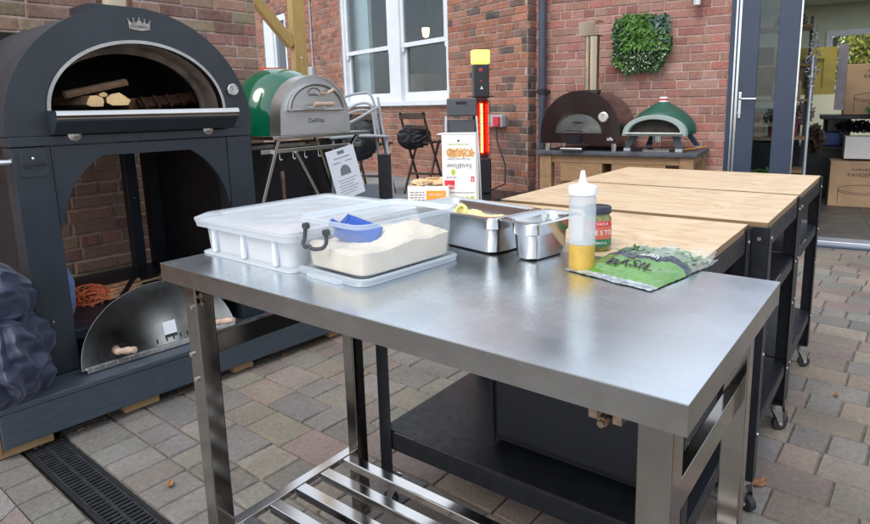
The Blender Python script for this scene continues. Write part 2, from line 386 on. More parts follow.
nt.links.new(mix(nt,cf,sky.outputs[0],(4.6,4.95,5.4)),bg.inputs['Color'])
sl=bpy.data.lights.new('sun','SUN');sl.energy=.9;sl.angle=R(25);sl.color=(1,.95,.88)
so=bpy.data.objects.new('sun',sl);COL.objects.link(so)
sd=Vector((math.sin(SUN_AZ)*math.cos(SUN_EL),math.cos(SUN_AZ)*math.cos(SUN_EL),math.sin(SUN_EL)))
so.rotation_euler=(-sd).to_track_quat('-Z','Y').to_euler()
scene.view_settings.view_transform='Standard';scene.view_settings.look='None';scene.view_settings.exposure=.98;scene.view_settings.gamma=1
scene.render.engine='CYCLES'
# ================================================================ ground
g=MB();g.grid(lambda u,v:((u-.5)*160,(v-.5)*160,-.035),8,8)
tag(obj('ground',g,pm('ground_tarmac',(.20,.20,.20),.9,0,.2,3,.3,60)),kind='structure')
g=MB()
def _S(s,n,z=0): q=Vector((.79,-.613,0)).normalized()*s+Vector((.613,.79,0)).normalized()*n;return (q.x,q.y,z)
for (n0,n1) in ((.7345,6.2),(.4775,.5945)):
    P=[_S(-4.6,n0),_S(4.3,n0),_S(4.3,n1),_S(-4.6,n1)];g.add([(x,y,-.0345) for x,y,z in P]+[(x,y,-.0085) for x,y,z in P],[(0,3,2,1),(4,5,6,7),(0,1,5,4),(1,2,6,5),(2,3,7,6),(3,0,4,7)])
tag(obj('sand_bed',g,M['soil']),kind='structure')
su=Vector((.79,-.613,0)).normalized();sn=Vector((.613,.79,0)).normalized()
def S(s,n,z=0): q=su*s+sn*n;return Vector((q.x,q.y,z))
GREYS=[(.205,.193,.177),(.235,.218,.198),(.175,.170,.162),(.25,.228,.198)]
BUFF=[(.29,.235,.175),(.26,.22,.17),(.30,.245,.19)];REDS=[(.275,.195,.165),(.25,.19,.165),(.285,.212,.178)]
pv=MB();pv.col=[]
def pav(s0,s1,n0,n1,col,tilt=True):
    g_=.0018;c_=.0045;b=len(pv.v);dz=[rnd.uniform(-.0022,.0022) if tilt else 0 for _ in range(4)]
    j=lambda:rnd.uniform(-.0022,.0022)
    o=[(s0+g_+j(),n0+g_+j()),(s1-g_+j(),n0+g_+j()),(s1-g_+j(),n1-g_+j()),(s0+g_+j(),n1-g_+j())]
    cs=sum(p[0] for p in o)/4;cn=sum(p[1] for p in o)/4
    vs=[]
    for (a,n_) in o: vs.append(S(a,n_,-.0318))
    for i,(a,n_) in enumerate(o): vs.append(S(a,n_,-.007+dz[i]))
    for i,(a,n_) in enumerate(o): vs.append(S(a+(c_ if a<cs else -c_),n_+(c_ if n_<cn else -c_),dz[i]))
    fs=[]
    for i in range(4):
        k=(i+1)%4;fs+=[(i,k,4+k,4+i),(4+i,4+k,8+k,8+i)]
    fs.append((8,9,10,11));pv.add(vs,fs)
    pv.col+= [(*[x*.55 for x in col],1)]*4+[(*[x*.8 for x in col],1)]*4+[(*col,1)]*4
def jc(c):
    k=rnd.uniform(.80,1.08);m_=(.212,.186,.160);c=tuple(a*.62+b*.38 for a,b in zip(c,m_));return tuple(x*k*rnd.uniform(.96,1.04) for x in c)
def pick(s,n):
    r=rnd.random();red=.30 if n>1.2 else .22
    if s>.2: return jc(rnd.choice(GREYS+BUFF[1:2]) if r>.16 else rnd.choice(REDS))
    return jc(rnd.choice(REDS) if r<red else rnd.choice(BUFF) if r<red+.3 else rnd.choice(GREYS))
def blocked(s,n):
    p=S(s,n)
    if p.y>5.3 and p.x<.95: return True          # raised terrace
    d=(p.x-3.16)*.48175+(p.y-4.932)*.8763
    if d>-.02: return True                         # behind right wall / sill
    return False
# soldier courses either side of the drain channel
s=-3.6
while s<1.5:
    wd=.128+rnd.uniform(-.003,.003)
    pav(s,s+wd,.737,.90,jc(rnd.choice(GREYS)));pav(s,s+wd,.903,1.02,jc(rnd.choice(GREYS)));pav(s,s+wd,.478,.592,jc(rnd.choice(GREYS)));s+=wd
n=1.024
while n<6.2:
    h=.158+rnd.uniform(-.002,.002);s=-4.5+rnd.uniform(0,.2)
    while s<4.2:
        L=rnd.choice([.12,.165,.165,.235,.235]) if s<.3 else rnd.choice([.165,.235,.235])
        if not blocked(s+L/2,n+h/2) and not blocked(s+L,n+h): pav(s,s+L,n,n+h,pick(s,n))
        s+=L
    n+=h
# foreground right of the drain's line: everything nearer than the drain
s=1.5
while s<2.6: pav(s,s+.128,.478,1.02,jc(rnd.choice(GREYS)));s+=.128
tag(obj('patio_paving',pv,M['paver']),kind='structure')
# sloping kerb units and the lower concrete slab left of them
kb=MB();kb.col=[];s=-3.6
while s<1.5:
    L=.2;col=jc(rnd.choice([(.22,.20,.20),(.25,.19,.18)]));a,b_=s+.003,s+L-.003
    P=[S(a,.476,0),S(b_,.476,0),S(b_,.415,-.035),S(a,.415,-.035),S(a,.476,-.10),S(b_,.476,-.10),S(b_,.405,-.10),S(a,.405,-.10)]
    kb.add(P,[(0,1,2,3),(3,2,6,7),(0,3,7,4),(1,5,6,2),(0,4,5,1)]);kb.col+=[(*col,1)]*8;s+=L
tag(obj('kerb',kb,M['paver']),kind='structure')
sb=MB();sb.add([S(-4,.41,-.03),S(1.6,.41,-.03),S(1.6,-2.5,-.03),S(-4,-2.5,-.03),S(-4,.41,-.1),S(1.6,.41,-.1),S(1.6,-2.5,-.1),S(-4,-2.5,-.1)],[(0,3,2,1),(0,1,5,4),(1,2,6,5),(2,3,7,6),(3,0,4,7)])
tag(obj('concrete_slab',sb,M['concrete']),kind='structure')
# terrace behind the tables, a step up
tr=MB();tr.box((-5.5,5.32,-.03),(.93,11.5,.30));tag(obj('raised_terrace',tr,pm('terrace_concrete',(.20,.20,.195),.9,0,.25,3,.4,60),bevel=.01),kind='structure')
# ================================================================ drain channel
dr=thing('drain_channel','slotted grey iron drain channel set in the paving beside the deck','drain',S(-1.5,.6645,0),math.atan2(su.y,su.x))
b=MB();b.box((-2.0,-.064,-.05),(3.0,.064,-.016));b.box((-2.0,-.064,-.016),(3.0,-.054,-.001));b.box((-2.0,.054,-.016),(3.0,.064,-.001));obj('channel',b,M['black'],dr)
b=MB();x=-1.98
b.box((-2.0,-.0525,-.010),(3.0,-.046,-.002));b.box((-2.0,.046,-.010),(3.0,.0525,-.002));b.box((-2,-.005,-.010),(3.0,.005,-.0025))
while x<3.0:
    b.box((x,-.047,-.012),(x+.0105,.047,-.003));x+=.0215
obj('grate',b,M['iron'],dr)
# ================================================================ brick walls
def bricks(mbk,L,z0,z1,x0,course,blen,pal,holes,seed,jit=.003,proud=0.0,dark=None,xdir=1):
    rr=random.Random(seed);rows=int((z1-z0)/course)
    for k in range(rows):
        za=z0+k*course+.005;zb=z0+(k+1)*course-.005
        head=(k%4==3) or (k%2==1 and rr.random()<.0)
        bl=blen/2 if head else blen
        x=x0-(bl*.5 if k%2 else 0)+rr.uniform(-.03,.03)
        while x<x0+L:
            l=bl*rr.uniform(.95,1.05) if rr.random()>.12 else bl*.5
            a,b_=max(x,x0)+.005,min(x+l,x0+L)-.005;x+=l
            segs=[(a,b_)]
            for (hx0,hx1,hz0,hz1) in holes:
                if zb>hz0+.01 and za<hz1-.01:
                    ns=[]
                    for (p,q) in segs:
                        if q<=hx0 or p>=hx1: ns.append((p,q));continue
                        if p<hx0-.03: ns.append((p,hx0-.004))
                        if q>hx1+.03: ns.append((hx1+.004,q))
                    segs=ns
            for (p,q) in segs:
                if q-p<.025: continue
                c=list(rr.choice(pal))
                if dark and rr.random()<dark(0.5*(p+q),za): c=list(rr.choice([(.12,.08,.07),(.09,.07,.065),(.16,.10,.085)]))
                kx=rr.uniform(.80,1.2);c=[min(1,t*kx*rr.uniform(.95,1.05)) for t in c]
                j=lambda s_=jit:rr.uniform(-s_,s_)
                d=-.001+rr.uniform(-.0025,.003);bz=[j(),j()]
                vs=[(p+j(),.02,za+bz[0]*.5),(q+j(),.02,za+bz[0]*.5),(q,.02,zb),(p,.02,zb),
                    (p-.001+j(),d+.004,za-.001+j()),(q+.001+j(),d+.004,za-.001+j()),(q+.001+j(),d+.004,zb+.001+j()),(p-.001+j(),d+.004,zb+.001+j()),
                    (p+.005+j(.0015),d,za+.005+j(.0015)),(q-.005+j(.0015),d,za+.005+j(.0015)),(q-.005+j(.0015),d,zb-.005+j(.0015)),(p+.005+j(.0015),d,zb-.005+j(.0015))]
                mbk.add(vs,[(0,1,5,4),(1,2,6,5),(2,3,7,6),(3,0,4,7),(4,5,9,8),(5,6,10,9),(6,7,11,10),(7,4,8,11),(8,9,10,11)])
                mbk.col+=[(*c,1)]*12
def wall(label,loc,ang,x0,x1,z0,z1,holes,course,blen,pal,mk,thick,seed,dark=None,back=True):
    t=thing('brick_wall',label,'wall',loc,ang)
    m=MB();ys=.005
    xs=sorted({x0,x1,*[h for H in holes for h in H[:2]]});zs=sorted({z0,z1,*[h for H in holes for h in H[2:]]})
    for i in range(len(xs)-1):
        for k in range(len(zs)-1):
            cx=(xs[i]+xs[i+1])/2;cz=(zs[k]+zs[k+1])/2
            if any(h[0]<cx<h[1] and h[2]<cz<h[3] for h in holes): continue
            m.box((xs[i],ys,zs[k]),(xs[i+1],thick,zs[k+1]))
    obj('mortar_core',m,M['mort_'+mk],t)
    b=MB();b.col=[];bricks(b,x1-x0,z0,z1,x0,course,blen,pal,holes,seed,dark=dark);obj('brick_face',b,M['brick_'+mk],t)
    return t
PALR=[(.35,.155,.12),(.36,.185,.145),(.29,.125,.10),(.37,.21,.165),(.33,.165,.13),(.37,.14,.11)]
PALW=[(.31,.12,.075),(.34,.14,.085),(.27,.105,.07),(.35,.155,.10),(.29,.135,.10),(.24,.12,.09)]
PALL=[(.30,.17,.12),(.33,.20,.14),(.24,.13,.10),(.35,.22,.15),(.27,.20,.13),(.32,.14,.12)]
RW=(3.16,4.932,0);RA=math.atan2(-.48175367,.87630668)
rw=wall('long pink weathered brick wall behind the two small ovens and the glazed door',RW,RA,-2.95,-.985,-.05,2.55,[],.077,.235,PALR,'r',.28,3)
b=MB();b.box((-.985,.005,2.36),(3.2,.28,2.55));b.box((2.2,.005,-.05),(3.2,.28,2.36));obj('mortar_core',b,M['mort_r'],rw)
b=MB();b.col=[];bricks(b,4.18,2.36,2.55,-.98,.077,.235,PALR,[],9);obj('brick_face',b,M['brick_r'],rw)
WA=-.8937186;WP=(.62,6.2,0)
dk=lambda x,z_:.38 if x>-.30 else (.07 if x>-1.3 else .04)
ww=wall('old orange red brick wall around the white sash windows, with dark burnt bricks at its end',WP,WA,-8.2,0,.25,3.55,[(-3.93,-1.30,1.245,3.4),(-6.96,-5.9,.95,2.86)],.0745,.225,PALW,'w',.18,5,dark=dk)
# end return of that wall, facing the camera side
b=MB();b.col=[];bricks(b,.175,.25,3.55,.003,.0745,.2,PALW,[],15,dark=lambda x,z_:.55)
o=obj('brick_face',b,M['brick_w'],ww);o.rotation_euler=(0,0,R(90));o.location=(.006,0,0)
lw=wall('brown brick wall with pale worn mortar behind the large black oven',(-1.42,4.29,0),R(50.2),-5.2,0,-.05,2.45,[],.0735,.225,PALL,'l',.26,11)
# ================================================================ sash window
def sash_window(t,x0,x1,z0,z1,mull,rail):
    fr=MB();F=.075
    fr.box((x0,.03,z0),(x0+F,.13,z1));fr.box((x1-F,.03,z0),(x1,.13,z1));fr.box((x0+F,.03,z1-F),(x1-F,.13,z1))
    fr.box((mull[0],.025,z0),(mull[1],.13,z1-F));obj('window_frame',fr,M['white'],t,bevel=.004)
    s_=MB();s_.box((x0-.03,-.045,z0-.012),(x1+.03,.14,z0+.05));obj('sill',s_,M['white'],t,bevel=.005)
    for (a,b_) in ((x0+F,mull[0]),(mull[1],x1-F)):
        for (za,zb,y,nm) in ((z0+.05,rail+.03,.085,'lower_sash'),(rail-.03,z1-F,.05,'upper_sash')):
            q=MB();wd=.062;bt=.11 if nm=='lower_sash' else .055
            q.box((a,y,za),(a+wd,y+.04,zb));q.box((b_-wd,y,za),(b_,y+.04,zb));q.box((a+wd,y,za),(b_-wd,y+.04,za+bt));q.box((a+wd,y,zb-.055),(b_-wd,y+.04,zb))
            if nm=='upper_sash':
                for xx in (a+.002,b_-wd+.002): q.prism([(xx,za),(xx+wd-.004,za),(xx+wd-.014,za-.06),(xx+.012,za-.06)],y+.003,y+.03)
            sa=obj(nm,q,M['white'],t,bevel=.004)
            p=MB();p.box((a+wd,y+.018,za+bt),(b_-wd,y+.022,zb-.055));obj('pane',p,M['glass'],sa)
win=thing('sash_window','pair of white wooden sash windows side by side in the red brick wall','window',WP,WA)
sash_window(win,-3.93,-1.30,1.245,3.4,(-2.63,-2.36),2.0)
w2=thing('side_window','narrow white window frame behind the yellow timber post','window',WP,WA)
q=MB();q.box((-6.95,.02,.96),(-6.55,.12,2.85));q.box((-6.55,.02,2.74),(-5.92,.12,2.85));q.box((-6.0,.02,.96),(-5.92,.12,2.74));q.box((-6.55,.02,.96),(-6.0,.12,1.06));obj('window_frame',q,M['white'],w2,bevel=.004)
q=MB();q.box((-6.47,.06,1.06),(-6.0,.065,2.74));obj('pane',q,M['glass'],w2)
q=MB();q.box((-6.55,.05,1.06),(-6.47,.09,2.74));obj('sash_stile',q,M['white'],w2)
# room behind the sash windows
rm=MB();rm.box((-5.6,.22,.3),(.0,.24,.9));
room=thing('window_room','dim room with a pale side wall seen through the sash windows','room',WP,WA)
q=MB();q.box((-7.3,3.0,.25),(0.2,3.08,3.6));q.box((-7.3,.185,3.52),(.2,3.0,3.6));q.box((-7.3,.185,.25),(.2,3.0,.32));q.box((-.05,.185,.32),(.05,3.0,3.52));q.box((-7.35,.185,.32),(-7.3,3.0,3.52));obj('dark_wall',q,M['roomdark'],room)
q=MB();q.box((-5.2,.185,.32),(-5.1,3.0,3.52));q.box((-5.1,1.9,.32),(-3.55,1.98,3.52));obj('pale_wall',q,M['curtain'],room);q=MB();q.box((-3.92,.24,1.2),(-3.50,.30,3.4));obj('pale_wall_slab',q,M['white'],room)  # white slab added behind the pane, standing in for the unlit pale wall
for (x,l) in ((-4.5,'pendant lamp glowing in the left sash window'),(-2.86,'pendant lamp glowing in the right sash window')):
    pl_=thing('pendant_lamp',l,'lamp',group='pendant lamps inside the sash windows');Mw=Matrix.Translation(WP)@Matrix.Rotation(WA,4,'Z')@Matrix.Translation((x,.8,.13))
    pl_.matrix_world=Mw
    q=MB();q.cyl((0,0,2.25),(0,0,3.38),.006,n=6);q.lathe([(.012,2.25),(.05,2.22),(.055,2.19)],12);obj('flex',q,M['black'],pl_)
    q=MB();q.lathe([(.0,2.19),(.05,2.19),(.052,2.14),(.04,2.07),(.0,2.05)],14);obj('bulb',q,M['bulb'],pl_,smooth=60)
bx=thing('storage_box','brown cardboard boxes standing inside the right sash window','box',(0,0,0));bx.matrix_world=Matrix.Translation(WP)@Matrix.Rotation(WA,4,'Z')
q=MB();q.box((-3.35,.5,1.36),(-2.95,.8,1.58));q.box((-2.9,.45,1.36),(-2.45,.8,1.66));q.box((-3.5,.42,.32),(-2.3,.85,1.358),0);obj('carton',q,M['cardboard'],bx,bevel=.003)
# conduit and junction box, flex
cd=thing('conduit_pipe','thin grey conduit running down to a junction box on the red brick wall','conduit');cd.matrix_world=Matrix.Translation(WP)@Matrix.Rotation(WA,4,'Z')
q=MB();q.cyl((-4.86,-.014,1.86),(-4.86,-.014,4.2),.013,n=10);obj('pipe',q,M['greypl'],cd,smooth=60)
q=MB();q.box((-4.98,-.06,1.74),(-4.80,-.002,1.88));obj('junction_box',q,M['greypl'],cd,bevel=.006)
q=MB();
for zz in (2.3,2.9,3.5): q.box((-4.885,-.03,zz),(-4.835,0,zz+.02))
obj('clip',q,M['greypl'],cd)
ca=MB();ca.tube([(-5.12,-.03,4.2),(-5.14,-.03,3.3),(-5.16,-.04,2.6),(-5.2,-.06,2.45)],.012);ca.lathe([(.0,-.1),(.06,-.06),(.07,0),(.05,.07),(.015,.1)],12,(-5.2,-.07,2.44))
o=obj('hanging_cable',ca,M['black'],smooth=60);o.matrix_world=Matrix.Translation(WP)@Matrix.Rotation(WA,4,'Z');tag(o,'black cable with a connector hanging beside the grey conduit','cable')
# socket with lead
sk=thing('outdoor_socket','grey double outdoor socket with a red switch on the brick wall beside the heater','socket');MW=Matrix.Translation(WP)@Matrix.Rotation(WA,4,'Z');sk.matrix_world=MW
q=MB();q.box((-.56,-.07,.99),(-.30,-.003,1.12));obj('back_box',q,M['greypl'],sk,bevel=.01)
q=MB();q.box((-.42,-.095,1.0),(-.33,-.072,1.10));q.box((-.54,-.085,.985),(-.44,-.072,1.0));obj('switch_cover',q,M['red'],sk,bevel=.004)
q=MB();q.tube([(-.4,-.06,.99),(-.36,-.09,.85),(-.2,-.12,.6),(-.12,-.2,.42),(-.3,-.35,.32),(-.7,-.5,.312)],.008);o=obj('power_cable',q,M['black'],smooth=60);o.matrix_world=MW;tag(o,'thin black power lead trailing from the wall socket to the floor','cable')
# downpipe in the corner of the right wall
MR=Matrix.Translation(RW)@Matrix.Rotation(RA,4,'Z')
dp=thing('drainpipe','dark blue grey round downpipe in the corner beside the pink brick wall','drainpipe');dp.matrix_world=MR
q=MB();q.cyl((-2.69,-.07,-.0),(-2.69,-.07,2.6),.038,n=18);obj('pipe',q,M['pipe'],dp,smooth=60)
q=MB();q.cyl((-2.69,-.07,1.32),(-2.69,-.07,1.37),.047,n=18);q.box((-2.75,-.07,1.33),(-2.63,-.0,1.36));obj('bracket',q,M['black'],dp,smooth=40)
wl=thing('wall_lamp','small brushed steel wall light above the pink brick wall','lamp');wl.matrix_world=MR
q=MB();q.cyl((-1.255,-.09,2.04),(-1.255,-.09,2.26),.038,n=20);obj('lamp_tube',q,M['steel'],wl,smooth=50)
q=MB();q.box((-1.285,-.06,2.10),(-1.225,-.003,2.2));obj('mount',q,M['steel'],wl,bevel=.003)
# ================================================================ glazed door
dr_=thing('glazed_door','dark blue aluminium glazed door with a lever handle beside the pink brick wall','door');dr_.matrix_world=MR
q=MB();q.box((-.983,-.005,.0),(-.945,.10,2.355));q.box((-.945,.0,2.29),(2.2,.10,2.355));obj('outer_frame',q,M['navy'],dr_,bevel=.002)
q=MB();q.box((-.942,-.030,.06),(-.928,.02,2.28));q.box((-.915,-.034,.06),(-.897,.02,2.28));obj('edge_strip',q,M['chrome'],dr_)
q=MB();q.box((-.943,-.02,.06),(-.90,.03,2.28));q.box((-.895,-.04,.06),(-.755,.03,2.28));q.box((-.61,-.04,.06),(-.455,.03,2.28));q.box((-.755,-.04,.06),(-.61,.03,.18));q.box((-.755,-.04,2.16),(-.61,.03,2.28));obj('door_leaf',q,M['navy'],dr_,bevel=.004)
q=MB();q.box((-.755,-.008,.18),(-.61,.004,2.16));obj('pane',q,M['glass'],dr_)
q=MB();q.box((-.452,-.03,.06),(-.440,.03,2.28));obj('edge_strip',q,M['chrome'],dr_)
h=MB();h.box((-.885,-.052,1.07),(-.862,-.0405,1.29));obj('handle',h,M['chrome'],dr_,bevel=.003)
h=MB();h.tube([(-.873,-.05,1.235),(-.873,-.095,1.235),(-.85,-.10,1.235),(-.745,-.10,1.233)],.0085,10);h.cyl((-.873,-.052,1.12),(-.873,-.07,1.12),.014);obj('lever',h,M['chrome'],dr_,smooth=50)
q=MB();q.box((-.98,-.06,-.02),(2.2,.12,.045));sill=obj('door_sill',q,M['alu'],bevel=.004);sill.matrix_world=MR;tag(sill,'pale aluminium threshold sill along the open doorway','sill')
q=MB();q.box((-.98,-.115,-.03),(2.2,-.061,.018));st_=obj('threshold_step',q,M['navy'],bevel=.004);st_.matrix_world=MR;tag(st_,'dark blue lower step strip in front of the doorway sill','step')
# ================================================================ shop interior
fl=MB();fl.box((-2.4,.125,-.02),(3.4,5.2,.0335));o=obj('shop_floor',fl,M['grout']);o.matrix_world=MR;tag(o,kind='structure')
tl=MB()
for i in range(-8,12):
    for k in range(0,9): tl.box((i*.45+.22+.003,.13+k*.6+.003,.0337),(i*.45+.67-.003,.13+(k+1)*.6-.003,.042)) if -2.4<i*.45+.22 and i*.45+.67<3.4 else None
o=obj('shop_tiles',tl,M['tile']);o.matrix_world=MR;tag(o,kind='structure')
iw=thing('shop_wall','pale green plaster back wall inside the shop','wall');iw.matrix_world=MR
q=MB()
q.box((-2.6,5.0,.0),(-.17+.02,5.1,2.6));q.box((-.15,5.0,0),(1.5,5.1,1.35));q.box((-.15,5.0,2.22),(1.5,5.1,2.6));q.box((1.5,5.0,0),(3.5,5.1,2.6))
q.box((-2.6,.29,0),(-2.5,5.0,2.6));q.box((3.4,.29,0),(3.5,5.0,2.6));q.box((-2.6,.29,2.6),(-.6,5.1,2.65));q.box((-.6,.29,2.6),(3.5,1.2,2.65));q.box((1.6,1.2,2.6),(3.5,5.1,2.65));q.box((-.6,4.2,2.6),(1.4,5.1,2.65));obj('plaster',q,M['cream'],iw)  # ceiling left partly open, an added rooflight to bring daylight in
q=MB();q.box((-.15,4.96,1.35),(-.07,5.05,2.22));q.box((-.07,4.96,2.14),(1.5,5.05,2.22));q.box((-.07,4.96,1.35),(1.5,5.05,1.42));obj('window_frame',q,M['white'],iw)
q=MB();q.box((-.06,4.99,1.42),(-.0,5.06,2.13));obj('inner_frame',q,M['greyfold'],iw)
# tree outside the shop's back window
tr=thing('tree','sunlit yellow green tree seen through the shop back window','tree');tr.matrix_world=MR
q=MB();q.cyl((.9,8.6,-.03),(.95,8.6,2.6),.10,.04,n=10);q.cyl((.93,8.6,1.6),(.3,8.5,2.6),.04,.015,n=8);obj('trunk',q,M['darkwood'],tr)
q=MB()
for _ in range(9000):
    a=rnd.uniform(0,6.28);r_=rnd.random()**.4;ph=rnd.uniform(-1,1);c=Vector((.75+1.7*r_*math.cos(a)*math.sqrt(1-ph*ph),8.6+.9*r_*math.sin(a),2.1+1.15*r_*ph))
    if noise.noise(c*2.6)<-.32: continue
    d=Vector((rnd.uniform(-1,1),rnd.uniform(-1,1),rnd.uniform(-1,1))).normalized()*.05;e=d.orthogonal().normalized()*.03
    q.add([c-d,c+e,c+d,c-e],[(0,1,2,3)])
obj('crown',q,pm('tree_foliage',(.24,.27,.04),.7,0,.5,12),tr)
q=MB();q.box((.5,10.5,-.03),(3.5,10.7,3.4));o=obj('garden_wall',q,M['brick_r'] if 0 else pm('far_brick',(.40,.20,.15),.9,0,.25,12));o.matrix_world=MR;tag(o,'red brick wall beyond the tree outside the shop window','wall')
def RB(name,label,cat,boxes,mat,bev=.003,group=None):
    q=MB()
    for (a,b_) in boxes:q.box(a,b_)
    o=obj(name,q,mat,bevel=bev);o.matrix_world=MR;return tag(o,label,cat,group)
# cartons
for (nm,lab,a,b_,tz) in (('cardboard_box','brown cardboard carton standing on the shop floor, drawn with a pan lid',(-.075,1.95,.043),(.62,2.45,.535),.0),('cardboard_box','brown cardboard carton on the dark shelf, just below the window',(.02,2.35,1.04),(.72,2.8,1.60),.0)):
    t=thing(nm,lab,'carton');t.matrix_world=MR;q=MB();q.box(a,b_);obj('carton',q,M['cardboard'],t,bevel=.004)
    q=MB();q.box((a[0]-.001,a[1]+.2,b_[2]-.002),(b_[0]+.001,a[1]+.26,b_[2]+.001));obj('tape',q,M['tanp'],t)
    cx=(a[0]+b_[0])/2-.02;y=a[1]-.001;zc=b_[2]-.10
    text('lettering','A cookshout',.045,(cx,y,zc+.02),(1,0,0),(0,0,1),M['ink'],t) if 0 else text('lettering','Awdershout',.045,(cx-.02,y,zc+.022),(1,0,0),(0,0,1),M['ink'],t)
    text('lettering','RANGER LID',.058,(cx,y,zc-.04),(1,0,0),(0,0,1),M['ink'],t)
    q=MB();e=[];zc2=a[2]+.20
    for k in range(40): an=2*math.pi*k/40;e.append((cx+.24*math.cos(an),y,zc2+.045*math.sin(an)))
    q.tube(e,.0025,5,closed=True);q.tube([(cx-.24+.001,y,zc2),(cx-.235,y,a[2]+.03)],.0025,5);q.tube([(p[0],p[1],p[2]-.02) for p in e[20:]],.002,5);obj('printed_drawing',q,M['ink'],t)
RB('display_table','dark table behind the cartons carrying pots and bags','table',[((-.75,2.6,.62),(1.6,3.3,.66)),((-.70,2.65,.043),(1.55,3.25,.62))],M['blackmetal'])
RB('shelf_board','dark shelf holding the upper carton','shelf',[((-.2,2.3,.99),(1.4,3.0,1.035)),((-.15,2.9,.663),(-.1,2.98,.99)),((1.2,2.9,.663),(1.25,2.98,.99))],M['blackmetal'])
RB('white_carton','plain white carton leaning over the edge of the dark table','carton',[((.05,2.1,.56),(.6,2.5,.80))],M['card'])
RB('blue_bag','blue bag on the dark table inside the shop','bag',[((-.17,2.62,.662),(.03,2.8,.83))],M['blue'],.02)
RB('dark_tub','dark blue tub on the table behind the blue bag inside the shop','tub',[((-.15,2.9,.662),(.14,3.15,.98))],M['blackgloss'],.012)
RB('black_speaker','black box standing on the shop table behind the steel pot','box',[((-.55,2.75,.662),(-.40,2.95,.95))],M['black'],.006)
RB('picture_frame','small dark framed picture leaning on the shop shelf behind the tinsel pole','picture',[((-.88,1.62,1.586),(-.70,1.65,1.78))],M['darkwood'],.003)
t=thing('steel_pot','shiny steel pot on the dark table inside the shop','pot');t.matrix_world=MR@Matrix.Translation((-.29,2.72,.662));q=MB();q.lathe([(.085,0),(.09,.01),(.09,.19),(.094,.2),(.08,.2)],24);obj('pot_body',q,M['pan'],t,smooth=40)
q=MB();q.tube([(-.09,0,.15),(-.13,0,.14),(-.13,0,.08),(-.09,0,.07)],.006);obj('handle',q,M['pan'],t,smooth=40)
t=thing('framed_panel','large yellow edged sample panel hanging inside the shop','panel');t.matrix_world=MR
q=MB();q.box((-.95,2.0,1.27),(-.10,2.06,1.34));q.box((-.95,2.0,1.66),(-.10,2.06,1.78));q.box((-.22,2.0,1.34),(-.10,2.06,1.66));q.box((-.38,2.03,1.34),(-.22,2.05,1.66));obj('yellow_border',q,M['yellowp'],t)
q=MB();q.box((-.95,2.03,1.34),(-.38,2.055,1.66));obj('tan_sheet',q,M['tanp'],t)
q=MB();q.box((-.09,1.98,1.1),(.0,2.04,1.80));q.box((-.38,1.99,1.2),(-.30,2.03,1.64));obj('grey_board',q,M['greyp'],t)
for i,(x,c) in enumerate(((-.72,'maroonp'),(-.62,'white'),(-.52,'maroonp'))):
    RB('sample_tile',['dark red sample board, leftmost in the row inside the shop','white sample board between the two dark red ones','dark red sample board, right of the white one'][i],'sample board',[((x,1.8,.82),(x+.095,1.84,1.03))],M[c],group='sample boards inside the shop')
for i,x in enumerate((-1.22,-1.08,-.94)):
    RB('sample_tile',['pale sample board farthest left behind the door glass','middle pale sample board behind the door glass','pale sample board farthest right behind the door glass'][i],'sample board',[((x,1.4,.84),(x+.13,1.44,1.05))],M[['white','cream','greyp'][i]],group='sample boards inside the shop')
t=thing('shelving_unit','dark shelving unit inside the shop behind the door glass','shelving');t.matrix_world=MR
q=MB()
for z_ in (.45,.8,1.2,1.56,1.95): q.box((-1.6,1.45,z_),(-.35,1.9,z_+.025))
obj('shelf_board',q,M['oak'],t)
q=MB()
for x in (-1.6,-.98,-.38):
    q.box((x,1.86,.043),(x+.03,1.9,2.1))
obj('upright',q,M['blackmetal'],t)
RB('tan_parcel','crumpled tan paper parcel on the shelf behind the yellow edged panel','parcel',[((-.70,1.6,1.226),(-.42,1.8,1.42))],M['tanp'],.02)
RB('black_case','black case on the shelf just right of the door','case',[((-.60,1.45,1.40),(-.50,1.6,1.56))],M['blackgloss'],.004)
RB('dark_box','dark storage box on the lower shelf behind the door','box',[((-.95,1.5,.477),(-.45,1.84,.77))],M['black'],.006)
RB('dark_crate','dark blue crate seen through the door glass','crate',[((-1.25,1.5,1.226),(-.93,1.8,1.5))],M['blue'] if 0 else M['navy'],.006)
t=thing('garment_rail','thin grey metal pole standing inside the doorway hung with glittery tinsel','pole');t.matrix_world=MR
q=MB();q.cyl((-.34,.75,.043),(-.34,.75,1.62),.016,n=12);q.cyl((-.34,.75,.043),(-.34,.75,.06),.09,n=20);obj('pole',q,M['alu'],t,smooth=40)
q=MB()
for _ in range(420):
    zz=rnd.uniform(1.28,1.9);rad=.03+.025*math.sin(zz*9);a=rnd.uniform(0,6.28);c=Vector((-.34+rad*math.cos(a)*rnd.random()**.3*1.2,.75+rad*math.sin(a),zz));d=Vector((rnd.uniform(-1,1),rnd.uniform(-1,1),rnd.uniform(-1,1))).normalized()*.014;e=d.orthogonal().normalized()*.006
    q.add([c-d,c+e,c+d,c-e],[(0,1,2,3)])
obj('tinsel',q,M['chrome'],t)
